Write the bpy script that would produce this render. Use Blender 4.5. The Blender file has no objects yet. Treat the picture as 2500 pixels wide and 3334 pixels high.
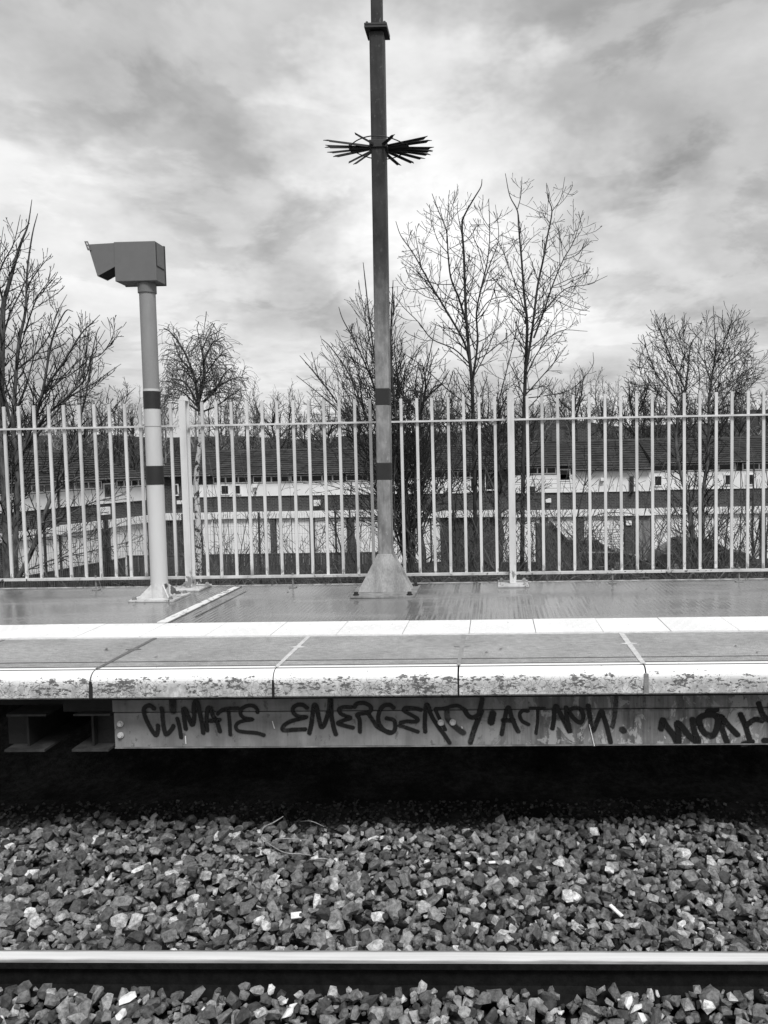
import bpy, bmesh, math, random
import numpy as np
from mathutils import Vector, Matrix

sc = bpy.context.scene
COL = sc.collection
R_ = math.radians

# ------------------------------------------------------------------ camera
CAM_H = 1.0363
YAW, PITCH, ROLL = -0.0323, -0.0605, -0.0178
FOC, PPX, PPY = 2591.1 * .6636, 1528.6 * .6636, 1653.8 * .6636      # in the 1659 x 2212 frame
cy_, sy_, cp_, sp_ = math.cos(YAW), math.sin(YAW), math.cos(PITCH), math.sin(PITCH)
FW = Vector((sy_ * cp_, cy_ * cp_, sp_))
r0_ = Vector((cy_, -sy_, 0)); u0_ = r0_.cross(FW)
RT = math.cos(ROLL) * r0_ + math.sin(ROLL) * u0_
UP = -math.sin(ROLL) * r0_ + math.cos(ROLL) * u0_
CAMP = Vector((0, 0, CAM_H))
cam = bpy.data.cameras.new('camera')
camo = bpy.data.objects.new('camera', cam); COL.objects.link(camo)
camo.matrix_world = Matrix(((RT.x, UP.x, -FW.x, 0), (RT.y, UP.y, -FW.y, 0), (RT.z, UP.z, -FW.z, CAM_H), (0, 0, 0, 1)))
cam.sensor_fit = 'VERTICAL'; cam.sensor_height = 36.0; cam.sensor_width = 27.0
cam.lens = 36.0 * 2591.1 / 3334
cam.shift_x = -(1528.6 - 1250) / 3334
cam.shift_y = (1653.8 - 1667) / 3334
cam.clip_start = 0.05; cam.clip_end = 3000
sc.camera = camo

def raydir(x, y):
    return FW + RT * ((x - PPX) / FOC) - UP * ((y - PPY) / FOC)
def at(x, y, Y):
    d = raydir(x, y); return CAMP + d * (Y / d.y)
def atS(x, y, Y):                                  # the same from 2500 x 3334 coordinates
    return at(x * .6636, y * .6636, Y)

# ------------------------------------------------------------------ world, sun, exposure
SUN_EL, SUN_AZ = 53.0, 155.0            # azimuth clockwise from +Y: behind the camera, a little to the right
world = bpy.data.worlds.new('World'); sc.world = world; world.use_nodes = True
wt = world.node_tree; wt.nodes.clear()
def wn(t, **k):
    n = wt.nodes.new(t)
    for a, b in k.items(): setattr(n, a, b)
    return n
def wmath(op, a, b=None, clamp=False):
    n = wn('ShaderNodeMath', operation=op); n.use_clamp = clamp
    for i, v in enumerate((a, b)):
        if v is None: continue
        if isinstance(v, (int, float)): n.inputs[i].default_value = v
        else: wt.links.new(v, n.inputs[i])
    return n.outputs[0]
sky = wn('ShaderNodeTexSky', sky_type='NISHITA'); sky.sun_disc = False
sky.sun_elevation = R_(SUN_EL); sky.sun_rotation = R_(SUN_AZ)
skyb = wn('ShaderNodeRGBToBW'); wt.links.new(sky.outputs[0], skyb.inputs[0])
tc = wn('ShaderNodeTexCoord')
def wnoise(scale, detail, rough, stretch, off=(0, 0, 0), dist=0.0):
    mp = wn('ShaderNodeMapping'); mp.inputs['Scale'].default_value = stretch; mp.inputs['Location'].default_value = off
    wt.links.new(tc.outputs['Generated'], mp.inputs[0])
    n = wn('ShaderNodeTexNoise'); n.inputs['Scale'].default_value = scale; n.inputs['Detail'].default_value = detail
    n.inputs['Roughness'].default_value = rough; n.inputs['Distortion'].default_value = dist
    wt.links.new(mp.outputs[0], n.inputs['Vector']); return n
# cloud deck: the view direction meets a flat layer overhead, so banks close up towards the horizon
sep = wn('ShaderNodeSeparateXYZ'); wt.links.new(tc.outputs['Generated'], sep.inputs[0])
den = wmath('ADD', wmath('MAXIMUM', sep.outputs[2], 0.0), .20)
comb = wn('ShaderNodeCombineXYZ')
wt.links.new(wmath('DIVIDE', sep.outputs[0], den), comb.inputs[0]); wt.links.new(wmath('DIVIDE', sep.outputs[1], den), comb.inputs[1])
def cnoise(scale, detail, rough, off, dist=0.0, stretch=(1, 1, 1)):
    mp = wn('ShaderNodeMapping'); mp.inputs['Location'].default_value = off; mp.inputs['Scale'].default_value = stretch; wt.links.new(comb.outputs[0], mp.inputs[0])
    n = wn('ShaderNodeTexNoise'); n.inputs['Scale'].default_value = scale; n.inputs['Detail'].default_value = detail
    n.inputs['Roughness'].default_value = rough; n.inputs['Distortion'].default_value = dist
    wt.links.new(mp.outputs[0], n.inputs['Vector']); return n
def wramp(v_, a_, b_, lo, hi):
    n = wn('ShaderNodeMapRange', interpolation_type='SMOOTHSTEP')
    for i, q in enumerate((v_, a_, b_, lo, hi)):
        if isinstance(q, (int, float)): n.inputs[i].default_value = q
        else: wt.links.new(q, n.inputs[i])
    return n.outputs[0]
warp = wnoise(5.0, 5, .62, (1, 1, 1.6))
wsub = wn('ShaderNodeVectorMath', operation='SUBTRACT'); wt.links.new(warp.outputs['Color'], wsub.inputs[0]); wsub.inputs[1].default_value = (.5, .5, .5)
wsc = wn('ShaderNodeVectorMath', operation='SCALE'); wt.links.new(wsub.outputs[0], wsc.inputs[0]); wsc.inputs['Scale'].default_value = .36
wadd = wn('ShaderNodeVectorMath', operation='ADD'); wt.links.new(tc.outputs['Generated'], wadd.inputs[0]); wt.links.new(wsc.outputs[0], wadd.inputs[1])
wnorm = wn('ShaderNodeVectorMath', operation='NORMALIZE'); wt.links.new(wadd.outputs[0], wnorm.inputs[0])
nA = cnoise(1.15, 7, .56, (2.2, 9.4, 0), .25, (1, .8, 1)); nB = cnoise(2.6, 6, .58, (7.1, 4.4, 0), .3); nC = cnoise(6.5, 4, .6, (1.7, 9.2, 0), .3)
mass = wramp(nA.outputs['Fac'], .39, .62, 0.0, 1.0)           # soft grey bellies
edge = wramp(nB.outputs['Fac'], .45, .55, 0.0, 1.0)           # billows
v = wmath('SUBTRACT', .585, wmath('MULTIPLY', mass, .17))
v = wmath('SUBTRACT', v, wmath('MULTIPLY', edge, .09))
v = wmath('ADD', v, wmath('MULTIPLY', wmath('SUBTRACT', nC.outputs['Fac'], .5), .16))
BLOBS = [((900, 310), 9, .13), ((1040, 420), 9, .15), ((690, 245), 5, .12), ((60, 460), 6, .12), ((330, 420), 5, .08), ((110, 230), 5, .06),
         ((1560, 570), 5, .10), ((1350, 640), 6, .10), ((1000, 50), 5, .05), ((300, 700), 6, .10), ((1000, 800), 9, .08), ((560, 760), 5, .10),
         ((420, 215), 6, -.02), ((1240, 150), 8, -.03), ((1500, 470), 5, -.05), ((170, 60), 5, -.05), ((520, 540), 5, -.03), ((650, 110), 5, -.02),
         ((620, 640), 5, -.05), ((1620, 650), 4, -.03), ((1450, 300), 5, -.04)]
for (bx_, by_), rad, amp in BLOBS:
    c = raydir(bx_, by_).normalized()
    dt = wn('ShaderNodeVectorMath', operation='DOT_PRODUCT'); wt.links.new(wnorm.outputs[0], dt.inputs[0]); dt.inputs[1].default_value = c
    mr = wramp(dt.outputs['Value'], math.cos(R_(rad * 1.3)), math.cos(R_(rad * .25)), 0.0, amp)
    v = wmath('ADD', v, mr)
v = wmath('MAXIMUM', v, .20)
v = wmath('MINIMUM', v, .95)
cl = wmath('MULTIPLY', v, 10.0)
mixs = wmath('ADD', wmath('MULTIPLY', cl, .95), wmath('MULTIPLY', skyb.outputs[0], .06))
bg = wn('ShaderNodeBackground'); wt.links.new(mixs, bg.inputs['Color']); bg.inputs['Strength'].default_value = .1
world.cycles.sampling_method = 'MANUAL'; world.cycles.sample_map_resolution = 512
wo = wn('ShaderNodeOutputWorld'); wt.links.new(bg.outputs[0], wo.inputs[0])

sun = bpy.data.lights.new('sun', 'SUN'); sun.energy = 2.3; sun.angle = R_(16); sun.color = (1, 1, 1)
suno = bpy.data.objects.new('sun', sun); COL.objects.link(suno)
az, el = R_(SUN_AZ), R_(SUN_EL)
sd = Vector((math.sin(az) * math.cos(el), math.cos(az) * math.cos(el), math.sin(el)))
suno.rotation_euler = (-sd).to_track_quat('-Z', 'Y').to_euler(); suno.location = sd * 50

sc.view_settings.view_transform = 'Standard'; sc.view_settings.look = 'None'
sc.view_settings.exposure = 0.4; sc.view_settings.gamma = 1.0
sc.view_settings.use_curve_mapping = False
sc.render.engine = 'CYCLES'
sc.cycles.max_bounces = 6; sc.cycles.transparent_max_bounces = 16

# ------------------------------------------------------------------ materials
class NT:
    def __init__(s, name):
        s.m = bpy.data.materials.new(name); s.m.use_nodes = True; s.t = s.m.node_tree
        s.b = s.t.nodes['Principled BSDF']; s.o = s.t.nodes['Material Output']
        s.geo = s.n('ShaderNodeNewGeometry')
    def n(s, ty, **k):
        n = s.t.nodes.new(ty)
        for a, b in k.items(): setattr(n, a, b)
        return n
    def set(s, sock, v):
        if v is None: return
        if isinstance(v, bpy.types.NodeSocket): s.t.links.new(v, sock)
        elif isinstance(v, (int, float)) and hasattr(sock, 'default_value') and sock.type == 'RGBA': sock.default_value = (v, v, v, 1)
        else: sock.default_value = v
    def math(s, op, a, b=None, c=None, clamp=False):
        n = s.n('ShaderNodeMath', operation=op); n.use_clamp = clamp
        for i, v in enumerate((a, b, c)): s.set(n.inputs[i], v)
        return n.outputs[0]
    def pos(s, scale=(1, 1, 1)):
        mp = s.n('ShaderNodeMapping'); mp.inputs['Scale'].default_value = scale
        s.t.links.new(s.geo.outputs['Position'], mp.inputs[0]); return mp.outputs[0]
    def noise(s, scale, detail=4, rough=.55, stretch=(1, 1, 1), dist=0, vec=None):
        n = s.n('ShaderNodeTexNoise'); n.inputs['Scale'].default_value = scale; n.inputs['Detail'].default_value = detail
        n.inputs['Roughness'].default_value = rough; n.inputs['Distortion'].default_value = dist
        s.t.links.new(vec or s.pos(stretch), n.inputs['Vector']); return n.outputs['Fac']
    def ramp(s, v, a, b, lo=0., hi=1., smooth=True):
        n = s.n('ShaderNodeMapRange', interpolation_type='SMOOTHSTEP' if smooth else 'LINEAR'); n.clamp = True
        for i, x in enumerate((v, a, b, lo, hi)): s.set(n.inputs[i], x)
        return n.outputs[0]
    def mix(s, f, a, b):
        n = s.n('ShaderNodeMix', data_type='FLOAT')
        s.set(n.inputs[0], f); s.set(n.inputs[2], a); s.set(n.inputs[3], b); return n.outputs[0]
    def xyz(s):
        n = s.n('ShaderNodeSeparateXYZ'); s.t.links.new(s.geo.outputs['Position'], n.inputs[0]); return n.outputs
    def bump(s, h, strength=.3, dist=.01, prev=None):
        n = s.n('ShaderNodeBump'); n.inputs['Strength'].default_value = strength; n.inputs['Distance'].default_value = dist
        s.t.links.new(h, n.inputs['Height'])
        if prev: s.t.links.new(prev, n.inputs['Normal'])
        return n.outputs[0]
    def out(s, col=None, rough=None, metal=None, normal=None, spec=None):
        s.set(s.b.inputs['Base Color'], col); s.set(s.b.inputs['Roughness'], rough); s.set(s.b.inputs['Metallic'], metal)
        if normal is not None: s.t.links.new(normal, s.b.inputs['Normal'])
        if spec is not None: s.set(s.b.inputs['Specular IOR Level'], spec)
        return s.m

def plain(name, base, rough=.6, var=.25, scale=6, bump=.0, bscale=60, metal=0, spec=.5, stretch=(1, 1, 1), fine=.15):
    t = NT(name)
    a = t.ramp(t.noise(scale, 5, .6, stretch), .3, .7, base * (1 - var), base * (1 + var))
    b = t.math('MULTIPLY', a, t.ramp(t.noise(scale * 9, 3, .6, stretch), .3, .7, 1 - fine, 1 + fine))
    nm = t.bump(t.noise(bscale, 4, .6), bump, .01) if bump else None
    return t.out(b, rough, metal, nm, spec)

def speckled_paint(name, base, chip=.10, chip_at=.70, rough=.45, dirt=.35, scale=9, streak=(1, 1, .25)):
    """paint with dirt streaks and chips of bare metal"""
    t = NT(name)
    d = t.ramp(t.noise(scale, 5, .6, streak), .35, .75, 1.0, 1 - dirt)
    c = t.math('MULTIPLY', d, base)
    f = t.ramp(t.noise(38, 4, .6), chip_at, chip_at + .03)
    f2 = t.ramp(t.noise(7, 2, .5), .45, .6)
    x_, y_, z_ = t.xyz()
    f3 = t.math('MULTIPLY', t.ramp(z_, .22, .10), t.ramp(t.noise(30, 4, .65, (1, 1, .5)), .50, .55))
    c = t.mix(t.math('MAXIMUM', t.math('MULTIPLY', f, f2), t.math('MULTIPLY', f3, .75 if name.startswith('pale_grey_fence') else 0.0)), c, chip)
    return t.out(c, rough, 0, t.bump(t.noise(90, 3), .08, .004), .4)

M = {}
# galvanised column, mottled, darker towards the top
t = NT('mottled_galvanised_steel')
x, y, z = t.xyz()
low = t.ramp(t.math('ADD', z, t.math('MULTIPLY', t.math('SUBTRACT', t.noise(7, 5, .65, (1, 1, .4)), .5), 1.1)), 2.75, 1.75)
a = t.mix(low, t.ramp(t.noise(12, 6, .65, (1, 1, .5)), .35, .7, .016, .04), t.ramp(t.noise(14, 6, .65, (1, 1, .5)), .35, .68, .19, .33))
sp = t.ramp(t.noise(42, 3, .6, (1, 1, .6)), .6, .72)
a = t.mix(t.math('MULTIPLY', sp, .6), a, t.mix(low, .10, .46))
st = t.ramp(t.noise(6, 4, .6, (3, 3, .22)), .45, .75, 1, .6)
M['galv'] = t.out(t.math('MULTIPLY', a, st), .5, .1, t.bump(t.noise(60, 4), .1, .004), .4)
t = NT('dark_mottled_steel')
a = t.ramp(t.noise(12, 6, .65, (1, 1, .5)), .35, .7, .016, .04)
sp = t.ramp(t.noise(30, 4, .65, (1, 1, .55)), .60, .70)
a = t.mix(t.math('MULTIPLY', sp, .75), a, .16)
M['darksteel'] = t.out(a, .55, .2, t.bump(t.noise(60, 4), .1, .004), .35)
M['galv_light'] = plain('pale_galvanised_plate', .36, .5, .3, 12, .1, 60, .1, stretch=(1, 1, .5))
M['black_steel'] = plain('black_painted_steel', .022, .5, .3, 20)
M['band'] = plain('dark_marker_band', .02, .5, .12, 14)
M['fence'] = speckled_paint('pale_grey_fence_paint', .70, .10, .70, .42, .34, 6)
M['rail_paint'] = speckled_paint('flaking_pale_rail_paint', .62, .07, .58, .45, .4, 7)
M['post'] = speckled_paint('pale_grey_post_paint', .60, .08, .74, .45, .16, 5)
M['post_dark'] = speckled_paint('dimmed_post_paint', .29, .12, .80, .5, .22, 5)  # dimmer light on the upper post put into its paint colour
M['cabinet'] = plain('grey_cabinet_paint', .15, .5, .05, 2, 0, 70, fine=.03)
M['cabinet_dark'] = plain('black_hood_interior', .02, .7, .2, 5)
# base of the monitor post: paint chipped in big flakes
t = NT('chipped_base_paint')
f = t.ramp(t.noise(8, 3, .5, (1, 1, 1)), .60, .615)
M['chipped'] = t.out(t.mix(f, t.ramp(t.noise(25, 3), .3, .7, .52, .66), t.ramp(t.noise(50, 3), .3, .7, .07, .13)), .5, 0, t.bump(f, .3, .003))
# wet ribbed deck
t = NT('wet_ribbed_asphalt')
x, y, z = t.xyz()
rib = t.math('SINE', t.math('MULTIPLY', t.math('ADD', x, t.math('MULTIPLY', t.noise(3, 2, .5), .006)), 2 * math.pi / .034))
wet = t.ramp(t.noise(1.5, 4, .55, (.6, 1.6, 1)), .30, .55)
dry = t.math('SUBTRACT', 1.0, wet)
col = t.mix(wet, t.ramp(t.noise(60, 4, .7), .3, .7, .20, .32), t.ramp(t.noise(60, 4, .7), .3, .7, .12, .19))
ribm = t.math('MULTIPLY', rib, t.ramp(t.noise(1.3, 3, .5, (.7, 1.4, 1)), .4, .6, .15, 1))
nm = t.bump(ribm, .26, .0018)
nm = t.bump(t.noise(120, 4, .7), .20, .0018, nm)
nm = t.bump(t.noise(6, 4, .6), .10, .006, nm)
M['deck'] = t.out(col, t.mix(wet, .26, .06), 0, nm, .9)
# concrete coping top
t = NT('grey_paving_concrete')
a = t.ramp(t.noise(2.2, 5, .6), .3, .7, .27, .36)
a = t.math('MULTIPLY', a, t.ramp(t.noise(170, 3, .75), .32, .68, .55, 1.4))
a = t.math('MULTIPLY', a, t.ramp(t.noise(38, 5, .75, (.5, 1, 1)), .3, .7, .72, 1.25))
a = t.mix(t.ramp(t.noise(48, 2, .5), .70, .74), a, .09)
M['coping'] = t.out(a, t.ramp(t.noise(2.5, 3), .35, .65, .35, .6), 0, t.bump(t.noise(140, 4, .7), .35, .004), .5)
# flaking white nosing paint
t = NT('flaking_white_paint')
x, y, z = t.xyz()
zone = t.math('MULTIPLY', t.ramp(z, -.006, -.045), t.ramp(z, -.145, -.085, .55, 1))
pn = t.math('ADD', t.math('MULTIPLY', t.noise(13, 6, .7, (1, 1, 2.2), .3), .5), t.math('MULTIPLY', t.noise(42, 5, .65, (1, 1, 2.0), .3), .5))
pb = t.math('MULTIPLY', t.ramp(t.noise(3.2, 3, .5, (1, .2, .2)), .38, .66), .055)
peel = t.ramp(t.math('ADD', t.math('ADD', pn, pb), t.math('MULTIPLY', zone, .10)), .648, .660)
dirtz = t.math('MULTIPLY', t.ramp(z, -.035, -.085), t.ramp(t.noise(18, 7, .75, (1, 1, .7)), .28, .60))
vor = t.n('ShaderNodeTexVoronoi', feature='DISTANCE_TO_EDGE'); vor.inputs['Scale'].default_value = 34
wv = t.n('ShaderNodeVectorMath', operation='ADD'); t.t.links.new(t.geo.outputs['Position'], wv.inputs[0])
wz = t.n('ShaderNodeTexNoise'); wz.inputs['Scale'].default_value = 20; t.t.links.new(t.geo.outputs['Position'], wz.inputs['Vector'])
wzs = t.n('ShaderNodeVectorMath', operation='SCALE'); t.t.links.new(wz.outputs['Color'], wzs.inputs[0]); wzs.inputs['Scale'].default_value = .05
t.t.links.new(wzs.outputs[0], wv.inputs[1]); t.t.links.new(wv.outputs[0], vor.inputs['Vector'])
crack = t.math('MULTIPLY', t.ramp(vor.outputs['Distance'], .045, .012), t.math('MULTIPLY', t.ramp(z, -.03, -.06), t.ramp(t.noise(5, 3), .36, .52)))
c = t.mix(t.math('MULTIPLY', dirtz, .75), .84, .30)
c = t.mix(t.math('MULTIPLY', crack, .8), c, .16)
c = t.mix(peel, c, t.ramp(t.noise(60, 3), .3, .7, .10, .2))
M['nosing'] = t.out(c, .5, 0, t.bump(t.math('SUBTRACT', 1, t.math('MAXIMUM', peel, crack)), .5, .003), .4)
t = NT('pale_tactile_paving')
a = t.ramp(t.noise(3, 4), .3, .7, .74, .84)
a = t.mix(t.ramp(t.noise(34, 2, .5), .72, .75), a, .25)
M['tactile'] = t.out(a, .55, 0, t.bump(t.noise(150, 3), .15, .002), .3)
M['mortar_light'] = plain('pale_mortar', .55, .7, .15, 20)
M['mortar_dark'] = plain('dark_joint_filler', .12, .5, .25, 20)
M['soot_joint'] = plain('black_open_joint', .015, .9, .3)
M['mortar_mid'] = plain('grey_joint_filler', .26, .5, .25, 20)
t = NT('worn_white_strip')
f = t.ramp(t.noise(13, 5, .6), .55, .60)
M['strip'] = t.out(t.mix(f, .75, .22), .5)
# beam
def beam_mat(name, lo, hi, light):
    t = NT(name); x, y, z = t.xyz()
    a = t.ramp(t.noise(5, 6, .62), .3, .7, lo, hi)
    s1 = t.ramp(t.noise(5, 6, .7, (2.6, 1, .16)), .38, .68, 1.2, .36)
    rt = t.ramp(x, -.45, .55)
    s1 = t.mix(rt, t.math('ADD', t.math('MULTIPLY', s1, .35), .65), s1)
    a = t.math('MULTIPLY', a, s1)
    fl = t.math('MULTIPLY', rt, t.ramp(t.noise(9, 6, .72, (1, 1, .6), .8), .53, .57))
    a = t.mix(t.math('MULTIPLY', fl, .7), a, light)
    gr = t.ramp(t.noise(22, 6, .75, (1, 1, .6)), .58, .64)
    led = t.math('MULTIPLY', t.ramp(t.math('ABSOLUTE', t.math('ADD', z, .262)), .016, .002), t.ramp(t.noise(26, 5, .7), .40, .52))
    gr = t.math('MAXIMUM', gr, t.math('MULTIPLY', led, rt))
    a = t.mix(t.math('MULTIPLY', gr, .6), a, lo * .35)
    return t.out(a, .55, .1, t.bump(t.noise(40, 5, .65), .25, .004), .4)
M['beam'] = beam_mat('stained_grey_girder_steel', .19, .30, .55)
M['beam_up'] = beam_mat('stained_grey_concrete_edge', .14, .25, .42)
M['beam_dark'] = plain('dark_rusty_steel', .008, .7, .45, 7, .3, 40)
M['flange_dark'] = plain('dark_flange_steel', .032, .6, .5, 12, .2, 50)  # darker copy of the flange steel for the cross beams
M['flange'] = plain('dusty_steel_flange', .20, .6, .4, 12, .2, 50)
# spray paint with soft grainy edges
def spray(name, dark, dens):
    t = NT(name)
    at_ = t.n('ShaderNodeAttribute', attribute_name='edge'); at_.attribute_type = 'GEOMETRY'
    e = t.math('ADD', at_.outputs['Fac'], t.math('MULTIPLY', t.math('SUBTRACT', t.noise(260, 2, .6), .5), .55))
    f = t.math('MULTIPLY', t.ramp(e, .12, .62), t.ramp(t.noise(16, 5, .65), .28, .55, dens * .62, dens))
    t.set(t.b.inputs['Base Color'], dark); t.set(t.b.inputs['Roughness'], .6)
    tr = t.n('ShaderNodeBsdfTransparent'); mx = t.n('ShaderNodeMixShader')
    t.t.links.new(f, mx.inputs[0]); t.t.links.new(tr.outputs[0], mx.inputs[1]); t.t.links.new(t.b.outputs[0], mx.inputs[2])
    t.t.links.new(mx.outputs[0], t.o.inputs['Surface']); return t.m
M['spray'] = spray('black_spray_paint', .008, 1.0)
M['spray_thin'] = spray('thin_spray_paint', .02, .8)
M['spray_black'] = spray('dense_black_spray_paint', .004, 1.0)
M['drip'] = plain('white_drip', .8, .5, .1)
# rail
t = NT('polished_rail_top')
x, y, z = t.xyz()
edge_ = t.ramp(t.math('ADD', t.math('ABSOLUTE', t.math('SUBTRACT', y, 3.020)), t.math('MULTIPLY', t.math('SUBTRACT', t.noise(5, 4, .6, (1, 8, 1)), .5), .012)), .019, .030)
M['rail_top'] = t.out(t.mix(edge_, t.ramp(t.noise(60, 3, .5, (.02, 1, 1)), .3, .7, .80, .92), t.ramp(t.noise(40, 4, .6, (.1, 1, 1)), .3, .7, .22, .4)), t.ramp(t.noise(120, 3, .5, (.02, 1, 1)), .3, .7, .42, .58), .35)
M['rail_side'] = plain('rusty_rail_side', .010, .95, .35, 30, .3, 120, spec=.1)
# ballast
t = NT('ballast_stone')
at_ = t.n('ShaderNodeAttribute', attribute_name='tone'); at_.attribute_type = 'GEOMETRY'
a = t.math('MULTIPLY', at_.outputs['Fac'], t.ramp(t.noise(48, 6, .72), .3, .7, .45, 1.6))
a = t.mix(t.ramp(t.noise(190, 3, .6), .62, .72), a, t.math('MULTIPLY', at_.outputs['Fac'], 1.7))
M['stone'] = t.out(a, .5, 0, t.bump(t.noise(60, 7, .78), 1.0, .010), .5)
M['white_stone'] = plain('white_painted_stone', .75, .6, .15, 40, .3, 90)
M['twig'] = plain('pale_dry_twig', .34, .7, .3, 60)
t = NT('dark_soil')
a = t.ramp(t.noise(1.6, 8, .75), .36, .66, .006, .05)
a = t.math('MULTIPLY', a, t.ramp(t.noise(22, 5, .7), .3, .7, .5, 1.5))
M['ground'] = t.out(a, .95, 0, t.bump(t.noise(9, 5, .7), .8, .03), .2)
# trees
def bark(name, lo, hi, sc_=20):
    t = NT(name)
    a = t.ramp(t.noise(sc_, 5, .65, (1, 1, .35)), .3, .7, lo, hi)
    return t.out(a, .85, 0, t.bump(t.noise(sc_ * 3, 4, .6, (1, 1, .3)), .5, .01), .2)
M['bark'] = bark('dark_bark', .022, .06); M['bark_grey'] = bark('grey_bark', .05, .15); M['bark_mid'] = bark('mid_grey_bark', .035, .085)
M['twigs'] = bark('dark_twig_bark', .02, .04); M['twigs_far'] = bark('hazed_twig_bark', .07, .13)  # far twigs: distance haze put into a paler bark colour
t = NT('white_birch_bark')
f = t.ramp(t.noise(9, 5, .7, (1, 1, .9), .5), .50, .56)
M['birch'] = t.out(t.mix(f, .62, .03), .8)
M['wood_dark'] = bark('dark_wood_bark', .012, .03, 3); M['wood_pale'] = bark('pale_wood_bark', .12, .34, 2)
M['bramble'] = bark('pale_bramble_stem', .05, .20, 9)
M['ivy'] = plain('ivy_leaf', .07, .4, .4, 30)
# houses
t = NT('dark_brickwork')
br = t.n('ShaderNodeTexBrick'); br.inputs['Scale'].default_value = 1.0
br.inputs['Color1'].default_value = (.028,) * 3 + (1,); br.inputs['Color2'].default_value = (.055,) * 3 + (1,); br.inputs['Mortar'].default_value = (.10,) * 3 + (1,)
br.inputs['Mortar Size'].default_value = .014; br.inputs['Brick Width'].default_value = .225; br.inputs['Row Height'].default_value = .075
tcx = t.n('ShaderNodeTexCoord'); sx = t.n('ShaderNodeSeparateXYZ'); t.t.links.new(tcx.outputs['Object'], sx.inputs[0])
cb = t.n('ShaderNodeCombineXYZ'); t.t.links.new(t.math('ADD', sx.outputs[0], sx.outputs[1]), cb.inputs[0]); t.t.links.new(sx.outputs[2], cb.inputs[1])
t.t.links.new(cb.outputs[0], br.inputs['Vector'])
M['brick'] = t.out(None, .85); t.t.links.new(br.outputs['Color'], t.b.inputs['Base Color'])
t = NT('dark_roof_tile')
a = t.math('MULTIPLY', t.ramp(t.noise(1.7, 5, .65), .3, .7, .012, .035), t.ramp(t.noise(3.2, 3, .6, (1, 1, 6)), .3, .7, .45, 1.7))
a = t.mix(t.ramp(t.noise(7, 5, .7, (1, 1, 2)), .63, .70), a, .24)
M['tile'] = t.out(a, .8, 0, t.bump(t.noise(9, 3), .3, .02))
t = NT('white_wall_panel')
a = t.ramp(t.noise(1.2, 4), .3, .7, .80, .90)
M['panel'] = t.out(t.math('MULTIPLY', a, t.ramp(t.noise(2.5, 5, .65, (2, 2, .3)), .6, .8, 1, .6)), .6)
M['white'] = plain('white_gloss_paint', .84, .4, .06, 3)
M['glass'] = plain('dark_window_glass', .03, .08, .3, 2, spec=.8)
M['door'] = plain('dark_door_paint', .05, .45, .2, 4)
M['greydoor'] = plain('grey_garage_paint', .22, .5, .15, 4)
M['timber'] = plain('weathered_timber', .06, .8, .35, 3, .3, 30, stretch=(3, 3, .3))
M['mesh_wire'] = plain('grey_mesh_wire', .12, .5, .2)
M['soot'] = plain('dark_metal_trim', .03, .5, .2)
M['rooftarget'] = plain('far_building_brick', .06, .8, .3, .5)

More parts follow.
